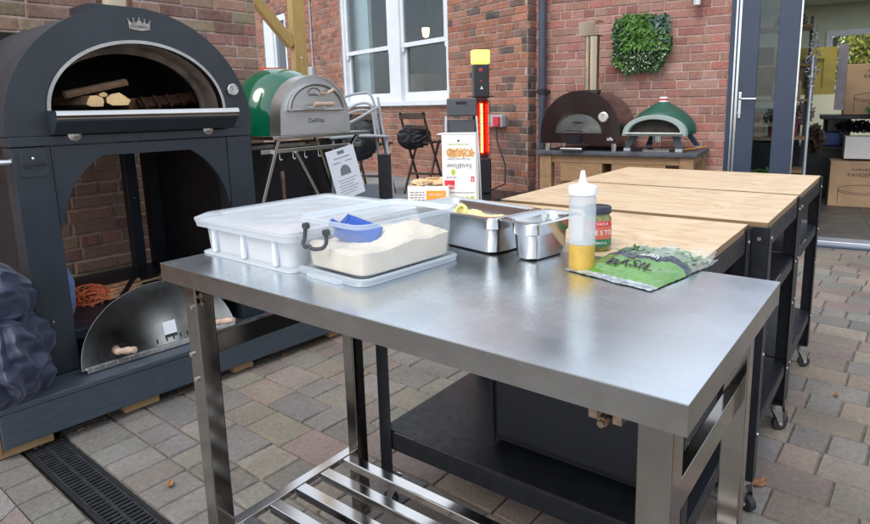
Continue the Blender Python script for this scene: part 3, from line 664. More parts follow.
def leafball(name,label,cat,c,rr,n,mat,leaf=.03,potmat=None,mw=None):
    t=thing(name,label,cat);t.matrix_world=mw if mw is not None else MR
    q=MB()
    for _ in range(n):
        d=Vector((rnd.gauss(0,1),rnd.gauss(0,1),rnd.gauss(0,1))).normalized()*(rnd.random()**.4);p_=Vector(c)+Vector((d.x*rr[0],d.y*rr[1],d.z*rr[2]))
        a=Vector((rnd.uniform(-1,1),rnd.uniform(-1,1),rnd.uniform(-1,1))).normalized()*leaf;e=a.orthogonal().normalized()*leaf*.45
        q.add([p_-a,p_+e,p_+a,p_-e],[(0,1,2,3)])
    obj('foliage',q,mat,t)
    if potmat:
        q=MB();q.lathe([(.04,-.12),(.06,0),(.05,0)],14,(c[0],c[1],c[2]-rr[2]*.9));obj('pot',q,potmat,t,smooth=50)
leafball('trailing_plant','green trailing pot plant on the top shelf behind the door glass','plant',(-.98,1.6,1.80),(.14,.12,.14),260,M['leaf'],.03,M['greypl'])
leafball('trailing_plant','green trailing plant hanging low behind the door glass, near the brick wall','plant',(-1.15,1.3,.62),(.12,.1,.16),260,M['leaf'],.03,M['greypl'])
leafball('dried_flowers','dark dried flower bunch on the shelf in the open doorway','plant',(-.50,1.6,2.02),(.10,.10,.09),260,M['darkwood'],.025,M['greypl'])
leafball('pot_plant','leafy green plant beside the upper carton at the picture edge','plant',(.33,2.1,1.12),(.12,.1,.09),200,M['leaf'],.035,M['blackgloss'])
leafball('pink_garland','dusty pink dried garland hanging above the steel pot','garland',(-.38,2.3,1.06),(.12,.05,.14),300,M['pink'],.03)
leafball('tangled_cables','tangle of black tools and cables on the shelf beneath the upper carton','cables',(.20,2.5,.90),(.24,.12,.07),380,M['blackgloss'],.03)
# living wall panel
pn=thing('plant_panel','square artificial green plant panel with small white flowers on the pink brick wall','wall plant');pn.matrix_world=MR
q=MB();q.box((-1.90,-.03,1.60),(-1.55,-.004,1.90));obj('backing',q,M['black'],pn)
def clump(cond,n,leaf,asp,mat,name,yr=(-.12,-.03)):
    q=MB();k=0
    while k<n:
        x=rnd.uniform(-1.985,-1.465);z_=rnd.uniform(1.495,1.99)
        if (abs(x+1.725)/.262)**3.2+(abs(z_-1.745)/.252)**3.2+noise.noise(Vector((x*9,z_*9,1)))*.55+noise.noise(Vector((x*25,z_*25,1)))*.25>1: continue
        k+=1
        if not cond(x,z_): continue
        c=Vector((x,rnd.uniform(*yr),z_));d=Vector((rnd.uniform(-1,1),rnd.uniform(-.9,.1),rnd.uniform(-1,1))).normalized()*leaf;e=d.cross(Vector((0,1,0)));e=(e.normalized() if e.length>0 else Vector((1,0,0)))*leaf*asp
        q.add([c-d*.1,c+d*.5+e,c+d,c+d*.5-e],[(0,1,2,3)])
    obj(name,q,mat,pn)
n1=lambda x,z_:noise.noise(Vector((x*6+3,z_*6,5)))
clump(lambda x,z_:True,2600,.034,.35,pm('panel_green',(.03,.085,.025),.5,0,.6,25),'foliage',(-.09,-.03))
clump(lambda x,z_:n1(x,z_)>.02,1200,.036,.3,pm('panel_bright_green',(.09,.19,.03),.5,0,.4,25),'foliage')
clump(lambda x,z_:z_>1.75 and x>-1.66,1300,.03,.45,pm('panel_blue_green',(.10,.17,.14),.5,0,.3,25),'foliage')
clump(lambda x,z_:-1.88<x<-1.62 and z_>1.70,600,.075,.12,pm('panel_fern_green',(.07,.19,.02),.5,0,.4,25),'fern_fronds',(-.13,-.06))
clump(lambda x,z_:z_<1.70+.12*n1(x,z_),170,.012,.6,pm('panel_flower_white',(.55,.58,.42),.6,0,.2,25),'flowers',(-.135,-.11))

for (lab,c,rr,n_,m_,lf) in (
 ('dark leafy artificial plant on the shelf above the yellow edged panel',(-.62,1.65,2.02),(.10,.1,.10),220,'leaf',.03),
 ('heap of dark packed goods under the tan parcel shelf',(-.62,1.65,1.03),(.16,.1,.11),420,'blackgloss',.035),
 ('clump of dried brown grasses beside the grey hanging board',(-.25,1.9,.78),(.10,.08,.17),320,'darkwood',.04),
 ('dark foliage in the pot at the foot of the door glass',(-.70,1.25,.35),(.16,.1,.16),380,'leaf',.035)):
    leafball('shop_display',lab,'display',c,rr,n_,M[m_],lf)
RB('stock_boxes','stack of small brown parcels on the lower shelf near the pole','parcels',[((-.9,1.5,.8255+.0),(-.75,1.8,.95)),((-.9,1.5,.951),(-.77,1.8,1.08))],M['cardboard'],.003)
# ================================================================ deck
OA=R(50);OX=(-1.66272,2.21598,0);MO=Matrix.Translation(OX)@Matrix.Rotation(OA,4,'Z')
dkt=thing('timber_deck','low deck of blue grey grained composite boards on timber blocks','deck',OX,OA)
q=MB();q.box((-.19,-.168,.047),(2.3,-.146,.176));obj('fascia_board',q,M['deckb'],dkt,bevel=.004)
q=MB();q.box((-.195,-.172,.1775),(2.3,-.022,.2));
y=-.016
while y<.95: q.box((-.19,y,.1775),(2.3,y+.14,.199));y+=.146
obj('top_boards',q,M['deckb'],dkt,bevel=.004)
q=MB();
for yy in (-.14,.35,.85): q.box((-.18,yy,.07),(2.28,yy+.045,.1765))
obj('joist',q,M['block'],dkt)
q=MB();q.box((-.205,-.16,.03),(-.191,.95,.172));obj('end_board',q,pm('end_board_brown',(.27,.14,.06),.8,0,.25,12),dkt,bevel=.003)
for (a,b_) in ((-.21,-.03),(.30,.43) if 0 else (.22,.36),(.70,.80),(1.25,1.38)):
    q=MB();q.box((a,-.135,0.004),(b_,-.04,.0685));obj('support_block',q,M['block'],dkt,bevel=.004)
dbm=MB()
for _ in range(420):
    x=rnd.uniform(-.1,1.9);y=rnd.uniform(-.16,-.0);r_=rnd.uniform(.004,.014);a=rnd.uniform(0,6.28);z0=rnd.uniform(.003,.012)
    dbm.add([(x+r_*math.cos(a),y+r_*math.sin(a),z0),(x+r_*.4*math.cos(a+1.8),y+r_*.4*math.sin(a+1.8),z0+.003),(x-r_*math.cos(a),y-r_*math.sin(a),z0),(x+r_*.4*math.cos(a-1.8),y+r_*.4*math.sin(a-1.8),z0)],[(0,1,2,3)])
o=obj('leaf_debris',dbm,M['brown']);o.matrix_world=MO;tag(o,'scattered dark leaf debris under the deck edge','debris',kind='stuff')
# ================================================================ big wood fired oven
ov=thing('pizza_oven','large anthracite arched wood fired oven on its own open stand, logs in its mouth','pizza oven',(OX[0],OX[1],.2),OA)
def arc(cx,cz,rx,rz,n=40,a0=0,a1=180): return [(cx+rx*math.cos(R(a0+(a1-a0)*i/n)),cz+rz*math.sin(R(a0+(a1-a0)*i/n))) for i in range(n+1)]
CX=.4815;W=.963
# stand
for (x0,x1,y0,y1,lb) in ((.0,.125,0,.11,None),(.838,W,0,.11,None),(.0,.06,.80,.88,None),(.70,.76,.86,.92,None),(.90,W,.80,.88,None)):
    q=MB();q.box((x0,y0,.001),(x1,y1,.898));obj('leg',q,M['anth'],ov,bevel=.003)
q=MB();AL=[]
for i in range(15):
    x=.141+(.302-.141)*(i/14)**1.6;AL.append((x,.560+math.sqrt(max(0,.3416**2-(x-CX)**2))))
AR=[(2*CX-x+.003,z_) for (x,z_) in AL][::-1]
P_=[(.1265,.898),(.1265,.588)]+AL+AR+[(.8365,.588),(.8365,.898)]
q.prism(P_,.004,.03);obj('arch_panel',q,M['anth'],ov,bevel=.0015)
q=MB();q.box((-.004,-.003,.901),(W+.004,1.0,.938));obj('top_rail',q,M['anth'],ov,bevel=.003)
q=MB();q.box((.862,.112,.001),(.90,.80,.898));q.box((.80,.82,.001),(.899,.90,.898));obj('side_panel',q,M['blackmetal'],ov);q=MB();q.box((.02,.112,.001),(.05,.795,.898));obj('side_panel',q,M['blackmetal'],ov)
q=MB();q.box((.127,.02,.115),(.86,.93,.156));obj('shelf',q,M['anth'],ov,bevel=.003)
q=MB();
for (x,z_) in ((.055,.22),(.731,.80) ,(.731,.55),(.88,.5)): q=MB();q.cyl((x,-.004 if z_<.3 else .855,z_),(x,0 if z_<.3 else .86,z_),.004,n=8);obj('bolt',q,M['bolt'],ov)
# plaque
q=MB();pq=[];cx,cz,hw,hh,rr=.067,.838,.045,.05,.012
for (sx,sz,a0) in ((1,1,0),(-1,1,90),(-1,-1,180),(1,-1,270)):
    for k in range(5):
        a=R(a0+90*k/4);pq.append((cx+sx*(hw-rr)+rr*math.cos(a),cz+sz*(hh-rr)+rr*math.sin(a)))
q.prism(pq,-.004,0);pl_=obj('badge_plate',q,M['anth2'],ov,bevel=.0015)
def crown(cx,cz,s,y0,y1):
    pts=[(-1,.5)]
    bot=[(-.92+1.84*i/12,-.62-.22*math.sin(math.pi*i/12)) for i in range(13)]
    top=[(.98,.62),(.62,.12),(.5,.78),(.3,.16),(.0,.9),(-.3,.16),(-.5,.78),(-.62,.12),(-.98,.62)]
    P=bot+top;q=MB();q.prism([(cx+x*s,cz+z_*s*.62) for x,z_ in P],y0,y1)
    for (x,z_) in top[::2]: q.cyl((cx+x*s,y0,cz+(z_+.06)*s*.62),(cx+x*s,y1,cz+(z_+.06)*s*.62),s*.07,n=8)
    return q
obj('crown_outline',crown(.067,.85,.034,-.0052,-.0042),M['anth'],pl_)
text('lettering','CLEMENTI',.017,(.067,-.0056,.831),(1,0,0),(0,0,1),M['black'],pl_,.0006)
q=MB();e=[(.067+.033*math.cos(6.283*k/30),-.005,.831+.014*math.sin(6.283*k/30)) for k in range(30)];q.tube(e,.0012,5,closed=True);obj('oval',q,M['black'],pl_)
q=MB();q.lathe([(0,.006),(.005,.004),(.007,0)],10,m=Matrix.Translation((.066,-.004,.857))@Matrix.Rotation(R(90),4,'X'));obj('screw',q,M['bolt'],pl_,smooth=50)
# body shell
n=48;q=MB();OUT=arc(CX,.94,.49,.50,n);IN=arc(CX,.94,.47,.48,n)
q.ring(OUT,IN,.03,1.0,closed=False);obj('body_shell',q,M['anth2'],ov,smooth=30)
# front plate with mouth opening
MX=.486;mo=arc(MX,1.03,.351,.277,n);q=MB()
outer=[(CX-.49*-1,.94)]
OF=arc(CX,.94,.493,.503,n)
vs=[];fs=[]
for y in (0,.03):
    for P in (OF,mo):
        for (x,z_) in P: vs.append((x,y,z_))
m_=n+1
for i in range(n):
    fs+=[(i,i+1,m_+i+1,m_+i),(2*m_+i,3*m_+i,3*m_+i+1,2*m_+i+1),(i,2*m_+i,2*m_+i+1,i+1),(m_+i,m_+i+1,3*m_+i+1,3*m_+i)]
fs+=[(0,m_,3*m_,2*m_),(n,2*m_+n,3*m_+n,m_+n)]
b0=len(vs);vs+=[(MX-.351,0,1.03),(MX+.351,0,1.03),(CX+.493,0,.94),(CX-.493,0,.94),(MX-.351,.03,1.03),(MX+.351,.03,1.03),(CX+.493,.03,.94),(CX-.493,.03,.94)]
fs+=[(b0,b0+1,b0+2,b0+3),(b0+4,b0+7,b0+6,b0+5),(b0,b0+4,b0+5,b0+1),(b0+3,b0+2,b0+6,b0+7)]
q.add(vs,fs);fp=obj('front_plate',q,M['anth2'],ov)
q=MB();q.ring(arc(MX,1.03,.356,.282,n),arc(MX,1.03,.343,.269,n),-.008,.035,closed=False);obj('mouth_trim',q,M['edge'],ov,smooth=30)
q=MB();q.ring(arc(MX,1.03,.352,.276,n),arc(MX,1.03,.342,.268,n),.036,.15,closed=False);q.ring(arc(MX,1.03,.350,.275,n),arc(MX,1.03,.322,.238,n),.151,.17,closed=False);obj('throat',q,M['refr'],ov,smooth=30)
q=MB();q.ring(arc(CX,.96,.45,.45,n),arc(CX,.96,.43,.43,n),.172,.84,closed=False);q.box((.05,.83,.95),(.92,.85,1.4));q.box((.03,.035,.945),(.93,.84,1.0295));obj('inner_vault',q,M['soot'],ov,smooth=30)
q=MB();q.prism(arc(CX,.94,.49,.50,n),1.0005,1.01);obj('back_plate',q,M['anth2'],ov)
# tray at the mouth
q=MB();q.prism([(.0,1.03),(-.098,1.03),(-.10,1.0),(-.10,.992),(-.055,.944),(.0,.944)],.128,.85,axis='x');obj('front_tray',q,M['anth'],ov,bevel=.002)
q=MB();q.prism([(-.094,1.0325),(-.104,1.0325),(-.111,1.026),(-.112,1.008),(-.106,1.000),(-.1005,1.0)],.128,.85,axis='x');q.box((.128,-.0935,1.0305),(.85,.0,1.0325));obj('tray_lip',q,M['polish'],ov,smooth=50)
for x in (.212,.752):
    q=MB();q.lathe([(0,.006),(.018,.005),(.024,0)],20,m=Matrix.Translation((x,-.0035,.938))@Matrix.Rotation(R(90),4,'X'));obj('pivot_disc',q,M['bolt'],ov,smooth=40)
# thermometer
q=MB();T=Matrix.Translation((.884,-.001,1.116))@Matrix.Rotation(R(90),4,'X');q.lathe([(.026,0),(.027,.012),(.024,.015),(.0225,.0135),(0,.0135)],28,m=T);th=obj('thermometer',q,M['polish'],ov,smooth=40)
q=MB();q.lathe([(0,.0142),(.0218,.0142)],24,m=T);obj('dial',q,M['gauge'],th)
q=MB()
for k in range(9):
    a=R(-45+k*33.75);q.box((-.0006,-.020,.0),(.0006,-.016,.0005),m=T@Matrix.Translation((0,0,.0144))@Matrix.Rotation(a,4,'Z'))
q.box((-.0007,-.002,0),(.0007,.016,.0006),m=T@Matrix.Translation((0,0,.0147))@Matrix.Rotation(R(40),4,'Z'));obj('needle',q,M['ink'],th)
# crest
cr=obj('crown_badge',crown(.499,1.375,.044,-.004,-.0005),pm('dull_badge_metal',(.36,.32,.29),.4,1,.4,60),ov)
text('lettering','CLEMENTI',.016,(.499,-.0046,1.366),(1,0,0),(0,0,1),M['ink'],cr,.0004)
# chimney
q=MB();q.box((.385,.20,1.40),(.62,.42,1.475));obj('flue_collar',q,M['anth'],ov,bevel=.003)
q=MB();q.cyl((.53,.30,1.476),(.53,.30,2.25),.072,n=36);obj('chimney',q,M['bronzest'],ov,smooth=40)
q=MB();q.tube([(-.06,.05,.848),(-.06,.75,.848)],.012,12);q.tube([(-.062,-.02,.848),(-.062,-.0,.848)],.013,12);q.cyl((-.11,.02,.848),(-.0,.02,.848),.013,n=14);obj('side_rail',q,M['chrome'],ov,smooth=50)
q=MB();q.box((-.006,.0,.955),(-.001,.02,.975));obj('latch',q,M['bolt'],ov)
# logs
def log(label,p0,p1,r,shape='wedge',seed=0):
    t=thing('firewood_log',label,'firewood',group='firewood logs in the oven mouth');t.matrix_world=MO@Matrix.Translation((0,0,.2))
    p0=Vector(p0);p1=Vector(p1);d=(p1-p0).normalized();up=Vector((0,0,1));a=d.cross(up).normalized();b=a.cross(d)
    rr=random.Random(seed);k=9;pr=[]
    for i in range(k):
        an=2*math.pi*i/k;x=math.cos(an)*rr.uniform(.85,1.12);y=math.sin(an)*rr.uniform(.8,1.05)
        if shape=='wedge': y=max(y,-.62);x*=1.15
        pr.append((x*r,y*r*.85))
    q=MB();vs=[]
    for s_ in range(7):
        c=p0.lerp(p1,s_/6);w_=rr.uniform(.95,1.05)
        for (x,y) in pr: vs.append(c+a*x*w_*rr.uniform(.97,1.03)+b*y*w_)
    fs=[]
    for s_ in range(6):
        for i in range(k): fs.append((s_*k+i,s_*k+(i+1)%k,(s_+1)*k+(i+1)%k,(s_+1)*k+i))
    q.add(vs,fs);obj('bark',q,M['log'],t,bevel=.001)
    q=MB();q.add([p0+(v-p0)*.985-d*.0008 for v in vs[:k]],[tuple(range(k))]);obj('cut_face',q,M['logend'],t)
    q=MB();q.add([p1+(v-p1)*.985+d*.0008 for v in vs[-k:]],[tuple(range(k))]);obj('cut_face',q,M['logend'],t)
log('split log with pale cut end, left of the two on the oven floor',(.312,.03,1.064),(.24,.36,1.06),.033,'wedge',1)
log('split log with orange cut end, right of the two on the oven floor',(.395,.03,1.070),(.42,.36,1.065),.039,'wedge',2)
log('small thin split log wedged between the two log ends',(.350,.05,1.092),(.34,.36,1.08),.014,'wedge',5)
log('long bark covered log lying across the top of the others in the mouth',(.228,.10,1.092),(.455,.085,1.145),.023,'wedge',3)
q=MB();q.box((-.16,0,-.05),(.16,.02,.0),m=Matrix.Translation((.73,.30,1.10))@Matrix.Rotation(R(-35),4,'X')@Matrix.Rotation(R(-7),4,'Y'))
for k in range(5): q.box((-.15+k*.06,-.01,-.07),(-.14+k*.06,0,-.0),m=Matrix.Translation((.73,.29,1.10))@Matrix.Rotation(R(-35),4,'X')@Matrix.Rotation(R(-7),4,'Y'))
o=obj('ember_guard',q,pm('rusty_steel',(.13,.06,.04),.7,.5,.4,20));o.matrix_world=MO@Matrix.Translation((0,0,.2));tag(o,'rusty ember guard leaning inside the oven mouth beside the logs','ember guard')
q=MB();q.box((.56,.35,1.031),(.70,.45,1.085));o=obj('fire_brick',q,M['cardboard'] if 0 else pm('fire_brick',(.35,.16,.09),.9,0,.2,20),bevel=.004);o.matrix_world=MO@Matrix.Translation((0,0,.2));tag(o,'brown fire brick on the oven floor behind the ember guard','brick')
M['mirror']=steel('smudged_mirror_steel',(.50,.49,.47),.15,smudge=.08)
# ================================================================ leaning semicircular oven door
td=thing('leaning_shutter','semicircular stainless oven door leaning against the stand, with two turned wooden handles','oven shutter');td.matrix_world=MO@Matrix.Translation((.43,-.085,.2015))@Matrix.Rotation(R(-13),4,'X')
q=MB();q.prism(arc(0,.012,.325,.285,48),0,.004);obj('plate',q,M['mirror'],td,bevel=.001)
q=MB();q.prism([(-.31,0),(.31,0),(.31,.022),(-.31,.022)],-.012,-.0005);
for k in range(13): q.box((-.29+k*.045,-.0135,.003),(-.265+k*.045,-.0121,.019))
obj('base_flange',q,M['steel'],td,bevel=.001)
q=MB()
for x in (-.28,-.25,-.22,-.19,-.03,.01,.04,.07,.10,.13,.22,.25,.28): q.box((x-.003,-.0012,.034),(x+.003,.0002,.054))
q.lathe([(0,.001),(.013,.001)],16,m=Matrix.Translation((-.165,0,.070))@Matrix.Rotation(R(90),4,'X'));obj('vent_slots',q,M['black'],td)
for x in (-.19,.24):
    q=MB();q.lathe([(0,0),(.013,0),(.015,.012),(.011,.025),(.0135,.045),(.016,.065),(.013,.08),(.010,.088),(.014,.095),(.013,.104),(0,.107)],16,m=Matrix.Translation((x,-.001,.052))@Matrix.Rotation(R(90),4,'X')@Matrix.Rotation(R(18),4,'Y'));obj('handle',q,M['beech'],td,smooth=50)
q=MB();q.box((.005,-.0012,.062),(.058,-.0003,.118));stk=obj('sticker',q,M['paper'],td);q=MB();q.box((.005,-.0014,.048),(.058,-.0003,.061));obj('sticker_band',q,M['ink'],stk)
# ================================================================ things on the oven shelf
def strands(name,label,cat,c,rr,n,mat,r_=.0022,mw=MO,L=9,seed=1):
    q=MB();rq=random.Random(seed)
    for k in range(n):
        p=Vector((rq.gauss(0,.45),rq.gauss(0,.45),abs(rq.gauss(0,.5))));path=[];d=Vector((rq.uniform(-1,1),rq.uniform(-1,1),rq.uniform(-.5,.5)))
        for i in range(L):
            d=(d+Vector((rq.uniform(-1,1),rq.uniform(-1,1),rq.uniform(-1,1)))*.8).normalized();p=p+d*.22
            if p.length>1: p=p*(1/p.length)
            p.z=abs(p.z);path.append((c[0]+p.x*rr[0],c[1]+p.y*rr[1],c[2]+p.z*rr[2]))
        q.tube(path,r_,4)
    o=obj(name,q,mat);o.matrix_world=mw;return tag(o,label,cat)
strands('net_sack','bunched orange net sack on the oven shelf','net sack',(.30,.38,.357),(.10,.08,.085),110,M['orangenet'],.0025)
q=MB()
for k in range(7):
    a=rnd.uniform(-.25,.25);m_=MO@Matrix.Translation((.40+k*.012,.33+k*.025,.372+.010*(k%3)))@Matrix.Rotation(a,4,'Z');q.box((-.10,-.012,-.008),(.10,.012,.008),m=m_)
o=obj('kindling_sticks',q,M['copper'],bevel=.002);tag(o,'bundle of copper coloured kindling sticks beside the orange net','kindling')
br=thing('oven_brush','brass handled brush with pale bristles lying on the oven shelf','brush');br.matrix_world=MO@Matrix.Translation((.52,.42,.385))@Matrix.Rotation(R(8),4,'Z')
q=MB();q.cyl((-.02,0,0),(.14,0,.0),.008,n=12);obj('handle',q,M['brass'],br,smooth=50)
q=MB();q.cyl((.14,0,0),(.20,0,0),.022,n=14);q.box((.16,-.06,-.02),(.30,.06,.0));obj('head',q,M['beech'],br,bevel=.003)
q=MB();q.box((.155,-.065,-.028),(.31,.065,-.021));obj('bristles',q,M['paper'],br)
q=MB();q.box((-.16,-.012,-.002),(.16,.012,.002),m=MO@Matrix.Translation((.50,.40,.41))@Matrix.Rotation(R(52),4,'Z')@Matrix.Rotation(R(-12),4,'Y'));o=obj('black_strap',q,M['black']);tag(o,'flat black strap lying over the kindling on the oven shelf','strap')
def drape(name,label,cat,c,r3,mat,seed,freq=3.0,amp=.10,mw=MO,flat=None,nu=150,nv=110,tilt=.8):
    q=MB();sd_=Vector((seed*3.1,seed*1.7,seed))
    def fn(u,v):
        a=2*math.pi*u;ph=math.pi*(v-.5);d=Vector((math.cos(a)*math.cos(ph),math.sin(a)*math.cos(ph),math.sin(ph)))
        lump=noise.noise(d*1.1+sd_)*.30
        w1=noise.noise(d*1.3+sd_*2);w2=noise.noise(d*1.6+sd_*3);w3=noise.noise(d*2.1+sd_*6)
        s1=d.x*1.1+d.y*.8+d.z*tilt+w1*1.1;s2=d.x*-.5+d.y*1.1-d.z*.9*tilt+w2*1.2;s3_=d.z*1.4+d.x*.5+w3*1.3
        m=.5+.5*math.tanh(3*noise.noise(d*1.4+sd_*4))
        f1=.5+.5*math.sin(s1*freq*3.1);f2=.5+.5*math.sin(s2*freq*2.7)
        def cre(s_,w_): t=abs((s_%1)-.5);return math.exp(-(t/w_)**2)
        fade=math.cos(ph)**.7 if abs(ph)<1.57 else 0
        k=1+lump+fade*(amp*((f1**.8-.5)*m+(f2**.8-.5)*(1-m))-.05*cre(s1*1.6,.05)*m-.045*cre(s2*1.9,.05)*(1-m)-.03*cre(s3_*1.8,.05))
        p=Vector((d.x*r3[0],d.y*r3[1],d.z*r3[2]))*k+Vector(c)
        if flat is not None and p.z<flat: p.z=flat+.002*math.sin(p.x*40)
        return p
    q.grid(fn,nu,nv,cu=True);o=obj(name,q,mat,smooth=180);o.matrix_world=mw;return tag(o,label,cat)
def bundle(name,label,cat,c,rx,ry,z0,z1,mat,seed,prof,folds=6,amp=.13,twist=1.1,mw=MO):
    q=MB();sd_=Vector((seed*3.1,seed*1.7,seed))
    def fn(u,v):
        a=2*math.pi*u;z_=z0+(z1-z0)*v
        t=v*(len(prof)-1);k=min(int(t),len(prof)-2);f=t-k;f=f*f*(3-2*f);Rz=prof[k]*(1-f)+prof[k+1]*f
        d=Vector((math.cos(a),math.sin(a),v*1.6));w=noise.noise(d*.9+sd_)*1.5+noise.noise(d*2.1+sd_*2)*.45
        s_=math.sin(int(folds)*(a+twist*v)+w*2.6);s2=math.sin((int(folds)*2+1)*(a-twist*.5*v)+w*3.2+2)
        fold=amp*(1-2*abs(s_)**1.25)+amp*.25*s2*(.4+.6*noise.noise(d*1.7+sd_*3)+.3)
        fold*=min(1,4*v*(1-v)+.25)
        lump=.20*noise.noise(d*.8+sd_*4)+.06*noise.noise(Vector((d.x*2,d.y*2,v*9))+sd_)
        r=Rz*(1+fold+lump);sag=.03*noise.noise(d*1.3+sd_*7)
        return Vector((c[0]+rx*r*math.cos(a),c[1]+ry*r*math.sin(a),z_+sag*min(1,v*3)))
    q.grid(fn,260,120,cu=True);o=obj(name,q,mat,smooth=180);o.matrix_world=mw;return tag(o,label,cat)
bundle('oven_cover','bunched navy blue fabric cover heaped against the left leg of the big oven','cover',(-.13,-.02),.165,.17,.2015,.53,M['cover'],2.3,[.9,1.08,1.12,1.0,.85,.62,.05],folds=2.0,amp=.11,twist=.35)
bundle('oven_cover','upper bulge of navy blue fabric stuffed beside the big oven stand','cover',(-.145,.02),.135,.15,.46,.70,M['cover'],5.2,[.55,.95,1.06,1.0,.78,.05],folds=2,amp=.06,twist=.4)
drape('blue_cloth','light blue cloth hanging inside the stand behind its left leg','cloth',(.14,.22,.47),(.055,.10,.16),M['cloth'],3.4,1.6,.12)
q=MB()
for k in range(5):
    for j in range(3): q.box((.15+k*.06,.12+j*.07,.201),(.20+k*.06,.18+j*.07,.206))
o=obj('blue_mat',q,pm('blue_pattern',(.10,.22,.34),.7,0,.3,30));o.matrix_world=MO;tag(o,'blue chequered mat under the oven shelf','mat')
# ================================================================ green oven on its steel stand
GA=R(56);GP=(-1.11,3.5,0);MG=Matrix.Translation(GP)@Matrix.Rotation(GA,4,'Z')
st=thing('oven_stand','folding stainless stand with crossed legs under the green oven','stand',GP,GA)
q=MB();q.box((0,0,1.045),(.80,.52,1.067));obj('stand_top',q,M['steel'],st,bevel=.002)
q=MB();q.box((-.06,.04,.965),(.76,.055,.99));q.box((-.06,.46,.965),(.76,.475,.99));obj('hanging_rail',q,M['steel'],st,bevel=.002)
def bar(mb,a,b_,w_=.012,d_=.02):
    a=Vector(a);b_=Vector(b_);t=(b_-a);L=t.length;t.normalize();s_=Vector((0,1,0));u_=s_.cross(t).normalized();
    m_=Matrix((u_,s_,t)).transposed().to_4x4();m_.translation=a;mb.box((-w_,-d_/2,0),(w_,d_/2,L),m=m_)
for (a,b_) in (((.06,.035,1.044),(-.24,.035,.302)),((.18,.035,.965),(.55,.035,.302)),((.74,.48,1.044),(1.0,.48,.302)),((.06,.50,1.044),(-.24,.50,.302)),((.72,.035,1.044),(.55,.035,.85))):
    q=MB();bar(q,a,b_,.011,.025);obj('leg',q,M['steel'],st,bevel=.002)
q=MB()
for x in (.06,.16,.25,.36): q.tube([(x,.03,.966),(x,.03,.93),(x+.006,.02,.922),(x,.01,.93)],.003,6)
obj('hook',q,M['chrome'],st,smooth=60)
q=MB();q.box((.0,.56,.31),(1.1,.60,1.0));o=obj('black_screen',q,M['blackmetal']);o.matrix_world=MG;tag(o,'black screen standing behind the green oven stand','screen')
t=thing('hanging_tool','wooden handled tool hanging from the stand hook','tool');t.matrix_world=MG@Matrix.Translation((.062,.018,.925))
q=MB();q.tube([(-.008,0,0),(-.012,0,-.05),(0,0,-.075),(.012,0,-.05),(.008,0,0)],.002,5);obj('loop',q,M['black'],t)
q=MB();q.lathe([(.0,-.06),(.012,-.07),(.013,-.12),(.010,-.2),(.015,-.26),(.014,-.32),(0,-.33)],14);obj('handle',q,M['beech'] if 0 else pm('worn_brown_handle',(.16,.085,.06),.6,0,.3,20),t,smooth=60)
q=MB();q.lathe([(0,.0),(.045,.01),(.05,.02),(.0,.022)],20,(.42,.14,1.012));q.cyl((.30,.08,1.015),(.40,.13,1.02),.006);o=obj('wooden_peel',q,M['logend'] if 0 else pm('peel_brown',(.34,.20,.11),.6,0,.2,20));o.matrix_world=MG@Matrix.Translation((0,0,-.02));tag(o,'small brown wooden peel tucked under the stand top','peel')
go=thing('pizza_oven','glossy green domed oven with an arched stainless front on the folding stand','pizza oven',(GP[0],GP[1],1.0685),GA)
q=MB();CXg=.335;RX=.285;HZ=.352
M['steelg']=steel('brushed_light_steel',(.74,.74,.73),.42,smudge=.1);
def fp_(n=40): 
    P=arc(CXg,.10,.272,.25,n);return [(CXg+.280,.0)]+P+[(CXg-.280,.0)]
q.prism(fp_(),.0,.02);obj('front_plate',q,M['steelg'],go,bevel=.002)
inner=[(CXg+(x-CXg)*.97,z_*.985) for x,z_ in fp_()]
q=MB();q.ring([(CXg+(x-CXg)*1.015,z_*1.01) for x,z_ in fp_()],[(CXg+(x-CXg)*.985,z_*.985) for x,z_ in fp_()],-.006,.09,closed=False);obj('front_hood',q,M['steelg'],go,smooth=30)
q=MB();DX,DY=.315,.30
def dome(u,v):
    a=2*math.pi*u;ph=v*math.pi/2;e=math.cos(ph)**.8
    return (DX+.335*math.cos(a)*e,DY+.29*math.sin(a)*e,.0+.405*math.sin(ph)**.92)
q.grid(dome,64,28,cu=True);obj('dome',q,M['greengloss'],go,smooth=180)
dA=arc(CXg,.145,.205,.145,32)
q=MB();q.prism(dA,-.018,-.003);dd=obj('oven_door',q,M['steelg'],go,bevel=.0015)
q=MB();q.box((CXg-.215,-.03,.138),(CXg+.215,-.012,.150));obj('door_rail',q,M['polish'],go,bevel=.003)
q=MB();q.ring(arc(CXg,.145,.215,.155,32),arc(CXg,.145,.205,.145,32),-.026,-.002,closed=False);obj('door_trim',q,M['polish'],go,smooth=40)
q=MB();q.lathe([(0,-.075),(.012,-.075),(.015,-.04),(.013,0),(.015,.05),(.012,.075),(0,.075)],14,m=Matrix.Translation((CXg+.0,-.075,.178))@Matrix.Rotation(R(90),4,'Y'));h_=obj('handle',q,M['beech'],go,smooth=50)
q=MB();
for x in (-.055,.055): q.tube([(CXg+x,-.018,.16),(CXg+x,-.05,.162),(CXg+x,-.075,.178)],.005,8)
obj('handle_bracket',q,M['chrome'],go,smooth=60)
q=MB();q.lathe([(0,-.03),(.009,-.03),(.012,0),(.009,.03),(0,.03)],12,m=Matrix.Translation((CXg+.075,-.06,.255))@Matrix.Rotation(R(65),4,'Y'));q.tube([(CXg+.03,-.018,.245),(CXg+.05,-.05,.245)],.004,6);obj('small_handle',q,M['beech'],go,smooth=50)
text('lettering','DeliVita',.040,(CXg,-.0008,.08),(1,0,0),(0,0,1),M['ink'],go,.0005)
text('lettering','DeliVita',.024,(CXg-.03,-.0190,.235),(1,0,0),(0,0,1),M['ink'],go,.0005)
